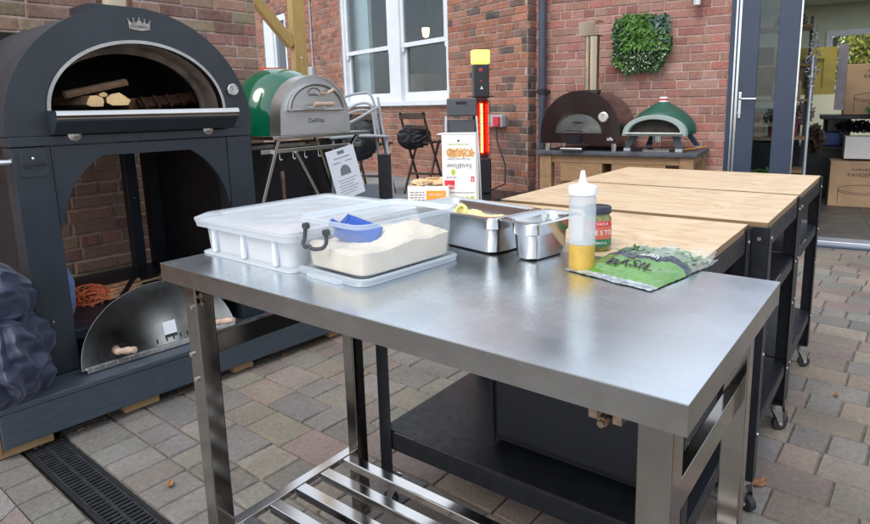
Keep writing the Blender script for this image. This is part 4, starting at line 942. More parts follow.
q=MB();e=[(CXg-.02+.05*math.cos(R(a)),-.0192,.24+.035*math.sin(R(a))) for a in range(20,165,8)];q.tube(e,.003,5);obj('vent_slot',q,M['ink'],go)
# paper notice on a clipboard leaning on the stand
pn_=thing('paper_notice','white printed notice with a picture of an oven, hanging under the green oven stand','notice');pn_.matrix_world=MG@Matrix.Translation((.53,-.03,.815))@Matrix.Rotation(R(-9),4,'Y')@Matrix.Rotation(R(-8),4,'X')
q=MB();q.box((-.125,0,-.17),(.125,.002,.155));obj('sheet',q,M['paper'],pn_)
q=MB();q.box((-.03,-.0012,.118),(.03,-.0002,.14));obj('heading_logo',q,M['greyink'],pn_)
q=MB()
rq=random.Random(4)
def words(y,x0,x1,h):
    x=x0
    while x<x1:
        l=rq.uniform(.008,.022);q.box((x,-.0010,y-h/2),(min(x+l,x1),-.0002,y+h/2));x+=l+.004
words(.095,-.07,.07,.007);words(.067,-.09,-.02,.006);words(.067,.02,.08,.006)
for k in range(6): words(-.048-.018*k,-.085+.01*(k%2),.085-.02*(k%3),.004)
obj('printed_lines',q,M['greyink'],pn_)
q=MB();q.prism(arc(0,-.005,.045,.05,20)+[(-.045,-.02),(.045,-.02)],-.0014,-.0002);q.prism(arc(0,-.004,.03,.025,16),-.0018,-.0014,mi=0);obj('picture',q,M['greyink'],pn_)
# ================================================================ stainless work table
TA=-.6349822;TP=(-.70663,1.34578,0);TSC=.9737;TP=(TP[0]*TSC,TP[1]*TSC,1.223486*(1-TSC));MT=Matrix.Translation(TP)@Matrix.Rotation(TA,4,'Z')@Matrix.Scale(TSC,4);TH=.8811;TL=1.187;TD=.5814
tb=thing('steel_work_table','worn stainless steel work table with slatted lower shelf, in the foreground',"work table",TP,TA);tb.scale=(TSC,)*3
q=MB();q.box((0,0,TH-.002),(TL,TD,TH));q.box((.001,.001,TH-.006),(TL-.001,TD-.001,TH-.0022));obj('tabletop',q,M['top'],tb)
q=MB();q.box((0,0,TH-.041),(TL,.0015,TH-.0022));q.box((0,TD-.0015,TH-.041),(TL,TD,TH-.0022));q.box((0,.0016,TH-.041),(.0015,TD-.0016,TH-.0022));q.box((TL-.0015,.0016,TH-.041),(TL,TD-.0016,TH-.0022))
q.box((.0016,.0016,TH-.041),(.02,TD-.0016,TH-.0395));q.box((TL-.02,.0016,TH-.041),(TL-.0016,TD-.0016,TH-.0395));q.box((.021,.0016,TH-.041),(TL-.021,.02,TH-.0395));obj('folded_edge',q,M['edge'],tb)
def leg(x0,y0,s_=.052):
    q=MB();q.box((x0,y0,-.0325),(x0+s_,y0+s_,TH-.042));return obj('leg',q,M['legst'],tb,bevel=.003)
leg(.034,.03,.046);leg(.050,.483,.042);leg(1.117,.03,.046);leg(1.117,.486,.042)
for (x,y,z_) in ((.045,.0285,.66),(.055,.0285,.60),(.070,.0285,.78)):
    q=MB();q.cyl((x,y-.004,z_),(x,y+.002,z_),.0055,n=10);obj('bolt',q,M['bolt'],tb,smooth=40)
for (n_,x0,x1,y0,y1) in (('side_rail',1.128,1.148,.0765,.4855),('side_rail',.050,.070,.0765,.4825)):
    q=MB();q.box((x0,y0,.652),(x1,y1,.70));obj(n_,q,M['legst'],tb,bevel=.002)
# bracket and hinge pieces below the top
q=MB();q.prism([(.081,TH-.043),(.15,TH-.043),(.081,TH-.085)],.045,.049);q.cyl((.095,.036,.81),(.095,.045,.81),.007,n=10);q.cyl((.092,.038,.79),(.092,.045,.79),.006,n=10);obj('corner_bracket',q,M['coppery'],tb)
q=MB();q.box((1.050,.03,TH-.07),(1.062,.05,TH-.043));q.box((1.084,.03,TH-.07),(1.096,.05,TH-.043));q.cyl((1.074,.02,TH-.066),(1.074,.05,TH-.062),.007,n=14);q.cyl((1.074,.014,TH-.067),(1.074,.02,TH-.066),.005,n=12);obj('latch',q,M['coppery'],tb,smooth=40)
# slatted shelf
q=MB();q.box((.054,.0765,.183),(.086,.4825,.2));obj('shelf_rail',q,M['polish'],tb,bevel=.002)
q=MB();q.box((1.122,.0765,.183),(1.148,.4855,.2));obj('shelf_rail',q,M['polish'],tb,bevel=.002)
for y in (.085,.17,.255,.34,.425):
    q=MB();q.box((.0865,y,.174),(1.1215,y+.034,.1985));obj('shelf_slat',q,M['polish'],tb,bevel=.003)
def cr_(pts,n=8):
    P=[Vector(p) for p in pts];o_=[]
    for i in range(len(P)-1):
        p0=P[max(i-1,0)];p1=P[i];p2=P[i+1];p3=P[min(i+2,len(P)-1)]
        for k in range(n):
            t=k/n;o_.append(.5*((2*p1)+(-p0+p2)*t+(2*p0-5*p1+4*p2-p3)*t*t+(-p0+3*p1-3*p2+p3)*t**3))
    o_.append(P[-1]);return o_
# ---- dough box
def rrect(cx,cy,hx,hy,r,n=6):
    P=[]
    for (sx,sy,a0) in ((1,1,0),(-1,1,90),(-1,-1,180),(1,-1,270)):
        for k in range(n+1):
            a=R(a0+90*k/n);P.append((cx+sx*(hx-r)+r*math.cos(a),cy+sy*(hy-r)+r*math.sin(a)))
    return P
def loft(q,rings,mi=0,cap0=False,cap1=False):
    n=len(rings[0][0]);vs=[]
    for (P,z_) in rings: vs+=[(x,y,z_) for x,y in P]
    fs=[]
    for k in range(len(rings)-1):
        for i in range(n): fs.append((k*n+i,k*n+(i+1)%n,(k+1)*n+(i+1)%n,(k+1)*n+i))
    if cap0: fs.append(tuple(range(n))[::-1])
    if cap1: fs.append(tuple(range((len(rings)-1)*n,len(rings)*n)))
    q.add(vs,fs,mi)
def onT(x,y,a=0,z_=0): return MT@Matrix.Translation((x,y,TH+.0006+z_))@Matrix.Rotation(R(a),4,'Z')
db=thing('dough_box','white translucent dough tray with a clear lid on the left end of the table','food box');db.matrix_world=onT(.168,.305,-1.5)
hx,hy=.178,.200
q=MB();loft(q,[(rrect(0,0,hx,hy,.018),.0),(rrect(0,0,hx,hy,.018),.004),(rrect(0,0,hx-.012,hy-.012,.02),.008),(rrect(0,0,hx-.008,hy-.008,.022),.066),(rrect(0,0,hx+.010,hy+.010,.026),.068),(rrect(0,0,hx+.012,hy+.012,.026),.079),(rrect(0,0,hx+.002,hy+.002,.024),.081),(rrect(0,0,hx-.010,hy-.010,.02),.079),(rrect(0,0,hx-.016,hy-.016,.02),.008)],cap0=True);obj('tray_wall',q,M['ppwall'],db,smooth=40)
q=MB();loft(q,[(rrect(0,0,hx-.017,hy-.017,.02),.0085),(rrect(0,0,hx-.0165,hy-.0165,.02),.040)],cap0=True,cap1=True)
dg=obj('dough',q,M['dough'],db,smooth=40)
q=MB()
for x in (-.12,.0,.12): q.box((x-.006,-hy+.001,.008),(x+.006,-hy+.0105,.064))
q.box((hx-.0095,-.1,.008),(hx-.001,-.09,.064));q.box((hx-.0095,.1,.008),(hx-.001,.11,.064));obj('rib',q,M['pp'],db,bevel=.002)
q=MB();loft(q,[(rrect(0,0,hx+.014,hy+.014,.028),.0815),(rrect(0,0,hx+.014,hy+.014,.028),.088),(rrect(0,0,hx-.008,hy-.008,.02),.098),(rrect(0,0,hx-.030,hy-.030,.02),.098),(rrect(0,0,hx-.034,hy-.034,.02),.0925)],cap0=False,cap1=True)
obj('lid_rim',q,M['milky'],db,smooth=40)
q=MB();q.grid(lambda u,v:((u-.5)*2*(hx-.037),(v-.5)*2*(hy-.037),.0945+.0018*noise.noise(Vector((u*6,v*6,2)))),40,40);obj('lid_film',q,M['milky'],db,smooth=180)
# ---- clear box with flour on its lid
cb=thing('flour_box','clear plastic box of flour with a black carry handle, standing on its upturned lid','food box');cb.matrix_world=onT(.450,.260,-4,.0142)
bx_,by_=.090,.127;tx_,ty_=.106,.144;H_=.108
q=MB();loft(q,[(rrect(0,0,bx_,by_,.02),.0),(rrect(0,0,bx_+.003,by_+.003,.022),.004),(rrect(0,0,tx_-.008,ty_-.008,.026),H_-.012)],cap0=True);obj('box_wall',q,M['clearbox'],cb,smooth=40)
q=MB();loft(q,[(rrect(0,0,tx_-.008,ty_-.008,.026),H_-.012),(rrect(0,0,tx_,ty_,.028),H_-.010),(rrect(0,0,tx_+.001,ty_+.001,.028),H_-.001),(rrect(0,0,tx_-.002,ty_-.002,.028),H_),(rrect(0,0,tx_-.006,ty_-.006,.026),H_-.003),(rrect(0,0,tx_-.009,ty_-.009,.026),H_-.012)]);obj('rim',q,M['clearrim'],cb,smooth=40)
def fh(x,y):
    return .050+.024*max(0,1-((x-.35)**2/.4+(y-.35)**2/.5))+.010*noise.noise(Vector((x*1.8,y*2.4,4)))+.0022*noise.noise(Vector((x*5,y*6,6)))+.0012*noise.noise(Vector((x*16,y*16,1)))-.006*max(0,-y-.1)
def fl(u,v):
    a=2*math.pi*u;c_,s_=math.cos(a),math.sin(a);k=1/(abs(c_)**9+abs(s_)**9)**(1/9)
    if v<=.7:
        t=v/.7;x,y=c_*k*t,s_*k*t;return (x*(bx_+.0005+.0075*fh(x,y)/.096),y*(by_+.0005+.0085*fh(x,y)/.096),fh(x,y))
    t=(v-.7)/.3;x,y=c_*k,s_*k;z1=fh(x,y);z_=z1+(.003-z1)*t;w_=z_/.096
    return (x*(bx_+.0005+.0075*w_),y*(by_+.0005+.0085*w_),z_)
q=MB();q.grid(fl,120,60,cu=True)
obj('flour',q,M['flour'],cb,smooth=60)
q=MB()
q.box((-.050,-ty_+.006,.078),(-.040,-ty_+.022-.020,.088))
hp=[(-tx_+.012,-ty_-.001,.066),(-tx_+.014,-ty_-.001,.040),(-tx_+.022,-ty_-.003,.032),(-.045,-ty_-.003,.030),(-.036,-ty_-.001,.038),(-.034,-ty_-.0,.064)]
q=MB();hp=[(-.072,-.1405,.086),(-.074,-.143,.064),(-.070,-.150,.054),(-.054,-.156,.048),(-.046,-.154,.052),(-.030,-.156,.048),(-.008,-.150,.051),(-.002,-.143,.061),(-.004,-.1405,.080)]
q.tube(cr_(hp,5),.0042,8);q.cyl((-.072,-.134,.088),(-.072,-.145,.088),.007,n=12);q.cyl((-.004,-.134,.082),(-.004,-.145,.082),.007,n=12);hh_=obj('carry_handle',q,pm('handle_charcoal',(.045,.05,.06),.4,0,.1,20),cb,smooth=60)
q=MB();fr=[]
obj('corner_rib',MB().box((-bx_+.012,-by_-.002,.002),(-bx_+.016,-by_-.0010,.004)),M['clearrim'],cb)
ld=thing('box_lid','clear plastic lid lying flat beneath the flour box','lid');ld.matrix_world=onT(.442,.262,-4)
q=MB();lx,ly=.112,.146;loft(q,[(rrect(0,0,lx,ly,.03),.0),(rrect(0,0,lx+.002,ly+.002,.03),.010),(rrect(0,0,lx-.001,ly-.001,.03),.013),(rrect(0,0,lx-.008,ly-.008,.026),.0135),(rrect(0,0,lx-.012,ly-.012,.026),.008)],cap0=True,cap1=True);q.prism([(-.05,-ly-.010),(.05,-ly-.010),(.055,-ly),(-.055,-ly)],.0,.008,axis='z');obj('lid_shell',q,M['clearrim'],ld,smooth=40)
sc=thing('flour_scoop','blue plastic scoop half buried in the flour','scoop');sc.matrix_world=cb.matrix_world@Matrix.Translation((-.022,-.050,.058))@Matrix.Rotation(R(62),4,'Z')@Matrix.Rotation(R(30),4,'Y')@Matrix.Rotation(R(-40),4,'X')@Matrix.Scale(.92,4)
q=MB()
def scf(u,v):
    a=math.pi*(u*1.25-.125);r_=.032+.008*v;return (-.04+.085*v,r_*math.cos(a),-r_*math.sin(a)+.012)
q.grid(scf,20,8);q.prism([(.034*math.cos(R(a)),-.03*math.sin(R(a))+.012) for a in range(-20,201,10)],-.042,-.039,axis='x');obj('bowl',q,M['scoop'],sc,smooth=40,solid=.002)
q=MB();q.tube([(-.04,0,.0),(-.055,0,.004),(-.068,0,.005)],.009,10);obj('handle',q,M['scoop'],sc,smooth=60)
# ---- gastronorm pans
def pan(name,label,x,y,a,hx,hy,H_):
    t=thing(name,label,'steel pan',group='steel gastronorm pans on the table');t.matrix_world=onT(x,y,a)
    q=MB();r=.022
    out=[(rrect(0,0,hx-.016,hy-.016,r),0),(rrect(0,0,hx-.008,hy-.008,r+.004),.006),(rrect(0,0,hx-.004,hy-.004,r+.006),H_*.62),(rrect(0,0,hx,hy,r+.008),H_*.66),(rrect(0,0,hx,hy,r+.008),H_-.006),(rrect(0,0,hx+.004,hy+.004,r+.008),H_-.001),(rrect(0,0,hx+.015,hy+.015,.014),H_),(rrect(0,0,hx+.016,hy+.016,.014),H_-.004),(rrect(0,0,hx+.015,hy+.015,.014),H_-.004),
      (rrect(0,0,hx+.014,hy+.014,.014),H_-.0012),(rrect(0,0,hx+.002,hy+.002,r+.006),H_-.0022),(rrect(0,0,hx-.001,hy-.001,r+.006),H_-.008),(rrect(0,0,hx-.001,hy-.001,r+.006),H_*.66),(rrect(0,0,hx-.005,hy-.005,r+.005),H_*.62),(rrect(0,0,hx-.009,hy-.009,r+.003),.008),(rrect(0,0,hx-.018,hy-.018,r-.002),.0015)]
    loft(q,out,cap0=True,cap1=True);obj('pan_shell',q,M['pan'],t,smooth=50);return t
p1=pan('gastro_pan','larger steel gastro pan holding grated cheese, between the flour box and the small pan',.487,.545,-11,.147,.073,.093)
q=MB();q.grid(lambda u,v:((u-.5)*.274*math.sqrt(1-.1*(2*v-1)**2),(v-.5)*.128*math.sqrt(1-.1*(2*u-1)**2),.066+.008*noise.noise(Vector((u*5,v*4,1)))+.004*noise.noise(Vector((u*22,v*18,1)))),60,40)
o=obj('grated_cheese',q,pm('pale_yellow_cheese',(.66,.58,.30),.6,0,.25,60,.6,90),smooth=60);o.matrix_world=p1.matrix_world.copy();tag(o,'pale yellow grated cheese filling the larger steel pan','cheese')
q=MB();q.lathe([(.014,-.003),(.020,-.003),(.020,.004),(.014,.004),(.014,-.003)],20,m=Matrix.Translation((-.005,-.030,.082))@Matrix.Rotation(R(60),4,'X'));o=obj('lemon_ring',q,pm('lemon_yellow',(.78,.72,.28),.4,0,.1,20),smooth=40);o.matrix_world=p1.matrix_world.copy();tag(o,'thin pale yellow ring lying on the cheese in the larger pan','garnish')
p2=pan('gastro_pan','small empty looking steel gastro pan beside the squeezy bottle',.702,.520,-10,.038,.073,.092)
# ---- squeezy bottle
bo=thing('squeeze_bottle','clear squeezy bottle with a white nozzle, part filled with yellow oil','bottle');bo.matrix_world=onT(.828,.468)
q=MB();q.lathe([(.0277,.055),(.0278,.15),(.026,.157),(.023,.162)],36);obj('bottle_body',q,M['bottle'],bo,smooth=50)
q.v=[];q.f=[];q.mi=[];q.lathe([(.0,0),(.0255,.0),(.0275,.003),(.0277,.0548)],36);obj('bottle_base',q,M['bottlelow'],bo,smooth=50)
q=MB();q.lathe([(0,.0015),(.0266,.002),(.0274,.008),(.0274,.054),(.0,.054)],36);obj('oil',q,M['oil'],bo,smooth=50)
q=MB();q.lathe([(.0285,.157),(.0295,.158),(.0295,.173),(.027,.176),(.012,.179),(.0085,.183),(.0075,.188),(.0042,.206),(.0030,.2065),(0,.2065)],36);obj('nozzle_cap',q,M['bcap'],bo,smooth=40)
# ---- pesto jar
ja=thing('pesto_jar','glass jar of green pesto with a dark blue lid behind the squeezy bottle','jar');ja.matrix_world=onT(.782,.645,0)@Matrix.Rotation(R(36+2),4,'Z')
q=MB();q.lathe([(0,0),(.030,.0),(.033,.004),(.033,.076),(.028,.084),(.028,.088)],36);obj('jar_glass',q,M['pesto'],ja,smooth=50)
q=MB();q.lathe([(.031,.0885),(.0325,.0885),(.0325,.102),(.0305,.104),(0,.1035)],36);obj('lid',q,M['jarlid'],ja,smooth=50)
def band(q,r,z0,z1,a0,a1,n=24):
    vs=[];
    for k in range(n+1):
        a=R(a0+(a1-a0)*k/n);vs+=[(r*math.cos(a),r*math.sin(a),z0),(r*math.cos(a),r*math.sin(a),z1)]
    q.add(vs,[(2*k,2*k+2,2*k+3,2*k+1) for k in range(n)])
q=MB();band(q,.0334,.026,.060,-170,0);lb=obj('label',q,M['labelred'],ja,smooth=60);
q=MB();band(q,.0335,.0605,.072,-150,-30);obj('brand_band',q,M['red'],ja,smooth=60)
q=MB();band(q,.0336,.012,.030,-170,0);obj('label_base',q,M['labelgreen'],ja,smooth=60)
def curved(s,size,z_,a_mid,r,mat,parent,step):
    for i,ch_ in enumerate(s):
        if ch_==' ':continue
        a=R(a_mid+(i-(len(s)-1)/2)*step);text('letter',ch_,size,(r*math.cos(a),r*math.sin(a),z_),(-math.sin(a),math.cos(a),0),(0,0,1),mat,parent,.0002)
curved('PESTO',.0155,.045,-86,.0338,M['paper'],ja,19);curved('BASIL',.0085,.021,-84,.034,M['paper'],ja,9.5);curved('SACLA',.0085,.066,-82,.0339,M['paper'],ja,10)
# ---- herb bag
bg_=thing('herb_bag','green printed clear bag of fresh basil lying on the table beside the bottle','bag');MB_=onT(0,0);bg_.matrix_world=MB_
A0=Vector((.805,.435,.0));A1=Vector((1.005,.385,.0));A2=Vector((1.055,.66,.0));A3=Vector((.875,.64,.0))
def bagf(u,v,off=0):
    p=A0.lerp(A1,u).lerp(A3.lerp(A2,u),v)
    e=((max(0,4*u*(1-u)))**.5)*min(1,max(0,(v-.08)/.62))**.85*min(1,max(0,(.96-v)/.22))**.7
    fold=noise.noise(Vector((u*2.4+v,v*3.0,3)));w2=abs(noise.noise(Vector((u*5+v*2,v*3.5,8))));r_=abs(noise.noise(Vector((u*3-v*5,v*9,5))))
    z_=.002+.043*e*(1+.45*fold-.35*w2)-.006*e*r_+.0012*noise.noise(Vector((u*22,v*22,1)))
    if v>.9: z_+=.010*(v-.9)*10*(.6+noise.noise(Vector((u*7,0,0))))
    return Vector((p.x+.004*noise.noise(Vector((u*4,v*4,9))),p.y+.006*noise.noise(Vector((u*4,v*4,19))),max(.0008,z_+off)))
def bmi(u,v):
    b=.47+.035*math.sin(u*9)
    if v<.10: return 1
    if v<b: return 0
    if v<b+.085: return 2
    return 3
q=MB();q.grid(lambda u,v:bagf(u,v),70,80,mif=bmi);obj('bag_film',q,[M['greenbag'],M['seal'],M['bandbag'],M['bagfilm']],bg_,smooth=60)
q=MB();rq=random.Random(3)
for k in range(420):
    u=rq.uniform(.06,.94);v=rq.uniform(.60,.92);c=bagf(u,v);c.z=max(.003,c.z*rq.uniform(.35,.93));d=Vector((rq.uniform(-1,1),rq.uniform(-1,1),rq.uniform(-.3,.3))).normalized()*.015;e=d.cross(Vector((0,0,1))).normalized()*.007
    q.add([c-d,c+e+Vector((0,0,.001)),c+d,c-e],[(0,1,2,3)],rq.choice([0,0,1]))
obj('leaves',q,[M['leaf'],M['palegreen']],bg_)
for (s,u,v,sz) in (('BASIL',.52,.31,.044),('Fresh',.58,.505,.020)):
    c=bagf(u,v)+Vector((0,0,.010));X=(A1-A0).normalized();X.z=-.0;Y=Vector((-X.y,X.x,.35)).normalized()
    tt=text('lettering',s,sz,(0,0,0),(1,0,0),(0,1,0),M['ink'] if s=='BASIL' else M['paper'],bg_,.0003)
    me=tt.data
    for vt in me.vertices:
        du=vt.co.x/.20;dv=vt.co.y/.255;pp=bagf(u+du,v+dv);vt.co=Vector((pp.x,pp.y,pp.z+.0028+vt.co.z))
q=MB();q.grid(lambda u,v:(lambda p:Vector((p.x,p.y,.006+.012*abs(noise.noise(Vector((u*7,v*5,2))))+.01*v)))(Vector((.99,.63,0)).lerp(Vector((1.05,.61,0)),u).lerp(Vector((.99,.68,0)).lerp(Vector((1.045,.69,0)),u),v)),12,12);obj('twisted_end',q,M['bagfilm'],bg_,smooth=60)
# ================================================================ black wheeled tables
UA=-.6247984;U_=Vector((math.cos(UA),math.sin(UA),0));V_=Vector((-U_.y,U_.x,0))
def castor(par,x,y,ang):
    q=MB();q.cyl((x,y,.088),(x,y,.105),.022,n=16);m_=Matrix.Translation((x,y,0))@Matrix.Rotation(ang,4,'Z');
    q.prism([(-.018,.088),(.018,.088),(.026,.022),(.014,.018),(.002,.05)],-.017,-.0145,m=m_);q.prism([(-.018,.088),(.018,.088),(.026,.022),(.014,.018),(.002,.05)],.0145,.017,m=m_)
    q.cyl((.018,-.019,.0255),(.018,.019,.0255),.005,n=8,m=m_);c=obj('castor',q,M['chrome'],par,smooth=40)
    q=MB();q.cyl((.018,-.0115,.0255),(.018,.0115,.0255),.025,n=26,m=m_);obj('wheel',q,M['castor'],c,smooth=40,bevel=.003)
def cart(label,P,L,D,legdy=.0):
    t=thing('wheeled_table',label,'wheeled table',(P[0],P[1],0),UA,'black framed wheeled tables with pine tops');HT=.890
    q=MB();q.box((.0045,.0045,HT-.020),(L-.0045,D-.0045,HT-.0012),1);q.box((.004,.004,HT-.0011),(L-.004,D-.004,HT),0);tp=obj('wooden_top',q,[M['ply'],M['plyedge']],t)
    q=MB();q.box((.0,.0,HT-.072),(L,.0045,HT-.0215));q.box((.0,D-.0045,HT-.072),(L,D,HT-.0215));q.box((0,.005,HT-.072),(.0045,D-.005,HT-.0215));q.box((L-.0045,.005,HT-.072),(L,D-.005,HT-.0215));q.box((.0046,.0046,HT-.0255),(L-.0046,D-.0046,HT-.0212));obj('top_frame',q,M['blackmetal'],t,bevel=.001)
    for i,(x,y) in enumerate(((.0,.0),(L,.0),(.0,D),(L,D))):
        sx=1 if x==0 else -1;sy=1 if y==0 else -1;q=MB();w_=.042
        x0,x1=sorted((x-sx*.0015,x+sx*w_));y0,y1=sorted((y-sy*.0015,y-sy*.0045));q.box((x0,y0,.106),(x1,y1,HT-.004 if sy<0 else HT-.012))
        x0,x1=sorted((x-sx*.0045,x-sx*.0015));y0,y1=sorted((y-sy*.0046,y+sy*w_));q.box((x0,y0,.106),(x1,y1,HT-.004 if sy<0 else HT-.012))
        x0,x1=sorted((x-sx*.0,x+sx*.04));y0,y1=sorted((y,y+sy*.04));q.box((x0,y0,.104),(x1,y1,.1085))
        lg=obj('leg',q,M['blackmetal'],t,bevel=.0015)
        castor(t,x+sx*.024,y+sy*.024,R([200,-30,140,35][i]))
    for z_,n_ in ((.675,'middle_shelf'),(.272,'lower_shelf')):
        q=MB();q.box((.004,.004,z_-.003),(L-.004,D-.004,z_));q.box((.001,.001,z_-.042 if n_[0]=='m' else z_-.060),(L-.001,.0035,z_-.0032));q.box((.001,D-.0035,z_-.042),(L-.001,D-.001,z_-.0032));q.box((.001,.0036,z_-.042),(.0035,D-.0036,z_-.0032));q.box((L-.0035,.0036,z_-.042),(L-.001,D-.0036,z_-.0032));obj(n_,q,M['blackmetal'],t,bevel=.001)
    q=MB()
    for z_ in (HT-.046,.655,.25,.5): q.cyl((L+.004,.022,z_),(L+.0075,.022,z_),.0055,n=10);q.cyl((L+.004,D-.022,z_),(L+.0075,D-.022,z_),.0055,n=10);q.cyl((L-.022,-.004,z_),(L-.022,-.0075,z_),.0055,n=10)
    obj('bolt',q,M['bolt'],t)
    return t
KS=1.028;K=Vector((1.5258,2.5812,0))*KS
T1=K-U_*.862*KS-V_*.640*KS
T2=(K-V_*.652*KS)-U_*.855*KS-V_*.58*KS
T3=Vector((.753,1.575,0))*KS-U_*.862*KS-V_*.56
c1=cart('farthest pine topped black wheeled table, nearest the glazed doorway',T1,.886,.650)
c2=cart('middle pine topped black wheeled table of the three',T2,.879,.590)
c3=cart('nearest pine topped black wheeled table, tucked behind the steel table',T3,.884,.555)  # its unseen middle shelf is added to block light
MC3=Matrix.Translation(T3)@Matrix.Rotation(UA,4,'Z')
ins=thing('black_storage_bag','black insulated bag standing on the lower shelf of the nearest wheeled table','bag');ins.matrix_world=MC3
q=MB();q.box((.31,.12,.274),(.845,.50,.585));obj('bag_body',q,M['nylon'],ins,bevel=.03,seg=4,smooth=60)
q=MB();q.tube([(.33,.115,.28),(.325,.115,.55),(.345,.115,.58),(.83,.115,.58),(.838,.115,.28)],.005,6);obj('piping',q,M['black'],ins,smooth=60)
MC1=Matrix.Translation(T1)@Matrix.Rotation(UA,4,'Z')
q=MB();q.box((.62,.22,.6760),(.72,.50,.687));o=obj('wooden_block',q,M['block'],bevel=.003);o.matrix_world=MC1;tag(o,'small wooden board on the middle shelf of the farthest wheeled table','board')
drape('cleaning_rag','crumpled pale rag on the wooden board, under the farthest wheeled table top','rag',(.68,.36,.705),(.05,.05,.022),M['paper'],8,1.8,.2,mw=MC1,nu=50,nv=30)
MC2=Matrix.Translation(T2)@Matrix.Rotation(UA,4,'Z')
q=MB();q.box((.5,.3,.6760),(.72,.42,.79));o=obj('black_case',q,M['black'],bevel=.01);o.matrix_world=MC2;tag(o,'dark case on the middle shelf of the middle wheeled table','case')
# ---- flatbread boxes on the nearest wheeled table
def lie(P): return MC3@Matrix.Translation(P)
bxs=thing('flatbread_box','tall white open card box printed upside down, standing behind the steel pans','carton');WB=Matrix.Translation((-.024,1.86,.8906))@Matrix.Rotation(R(-6),4,'Z');bxs.matrix_world=WB
q=MB();w_,h_,d_=.104,.245,.10
q.box((-w_/2,0,0),(w_/2,.0012,h_));q.box((w_/2-.0012,.0013,0),(w_/2,d_,h_));q.box((-w_/2,.0013,0),(-w_/2+.0012,d_,h_));q.box((-w_/2+.0013,d_-.0012,0),(w_/2-.0013,d_,h_));q.box((-w_/2+.0013,.0013,0),(w_/2-.0013,d_-.0013,.0012));obj('box_wall',q,M['card'],bxs)
q=MB();q.add([(-w_/2,0,h_),(w_/2-.001,0,h_),(w_/2-.008,-.0,h_+.004),(-w_/2+.002,.001,h_+.004)],[(0,1,2,3)]);FP=[(-w_/2,.0),(w_/2,.0),(w_/2,.1)]
fp=[(-w_/2-.016,.0),(-w_/2-.018,.06),(-w_/2-.002,.1),(w_/2-.005,.10),(w_/2,.0)]
q=MB();q.prism(fp,h_+.001,h_+.0025,axis='z');obj('flap',q,M['card'],bxs)
y_=-.0006
def bprint(s,sz,x,z_,mat,flip=True,sx=1.): 
    return text('lettering',s,sz,(x,y_,z_),(-1,0,0) if flip else (1,0,0),(0,0,-1) if flip else (0,0,1),mat,bxs,.0002,sx=sx) 
bprint('Kerst&Flower',.022,.0,.150,M['greyink'],sx=.62);bprint('The Gourmet Cracker',.008,.0,.171,M['greyink']);bprint('100% ARTISAN BAKERY',.0065,0,.216,M['limep'])
q=MB();q.box((-.046,y_,.078),(-.014,0,.105));obj('red_panel',q,M['red'],bxs);
q=MB();q.box((.036,y_,.100),(.047,0,.117));obj('red_badge',q,M['red'],bxs)
text('lettering','NEW',.014,(-.030,y_-.0005,.086),(-1,0,0),(0,0,-1),M['card'],bxs,.0002);text('lettering','5',.016,(.0415,y_-.0005,.1085),(-1,0,0),(0,0,-1),M['card'],bxs,.0002)
bprint('with sea salt',.0065,-.024,.114,M['ink']);bprint('perfect with all our great toppings',.0055,.008,.066,M['ink'])
q=MB()
for k in range(6): q.lathe([(0,0),(.0062,.0),(.0062,.0006),(0,.0006)],12,m=Matrix.Translation((-.038+k*.0155,0,.042+k*.001))@Matrix.Rotation(R(90),4,'X')@Matrix.Scale(1.5,4,(0,1,0)))
q.lathe([(0,0),(.0065,.0),(.0065,.0006),(0,.0006)],12,m=Matrix.Translation((-.018,0,.130))@Matrix.Rotation(R(90),4,'X')@Matrix.Scale(1.5,4,(0,1,0)));obj('green_marks',q,M['limep'],bxs)
q=MB();q.prism([(-.005,.229),(.005,.229),(0,.222)],y_,0);obj('heart_mark',q,M['ink'],bxs)
q=MB();rq=random.Random(8)
for k in range(60):
    c=Vector((rq.uniform(-.036,.044),-.0006-.00004*(k%6),.190+rq.uniform(-.009,.009)));a=rq.uniform(0,3);q.box((-.007,-.0001,-.0025),(.007,.0,.0025),m=Matrix.Translation(c)@Matrix.Rotation(a,4,'Y'))
obj('cracker_picture',q,pm('toasted_print',(.62,.34,.12),.6,0,.3,120),bxs)
bx2=thing('cracker_tray','low white card box with an orange panel, filled with broken flatbreads','carton');bx2.matrix_world=Matrix.Translation((-.120,1.83,.8906))@Matrix.Rotation(R(-4),4,'Z')
w_,h_,d_=.125,.092,.16;q=MB();q.box((-w_/2,0,0),(w_/2,.0015,h_));q.box((w_/2-.0015,.0016,0),(w_/2,d_,h_));q.box((-w_/2,.0016,0),(-w_/2+.0015,d_,h_));q.box((-w_/2+.0016,d_-.0015,0),(w_/2-.0016,d_,h_));q.box((-w_/2+.0016,.0016,.0),(w_/2-.0016,d_-.0016,.07));obj('box_wall',q,M['card'],bx2)
q=MB();q.box((-.005,-.0008,.03),(.055,0,.078));op=obj('orange_panel',q,M['orangep'],bx2);text('lettering','SEA SALT',.011,(.025,-.0013,.066),(1,0,0),(0,0,1),M['card'],op,.0002)
q=MB();rq=random.Random(2)
for k in range(4):
    x=-.055
    while x<-.012: l=rq.uniform(.005,.012);q.box((x,-.0006,.072-k*.008),(min(x+l,-.010),0,.0748-k*.008));x+=l+.003
obj('printed_lines',q,M['greyink'],bx2)
q=MB()
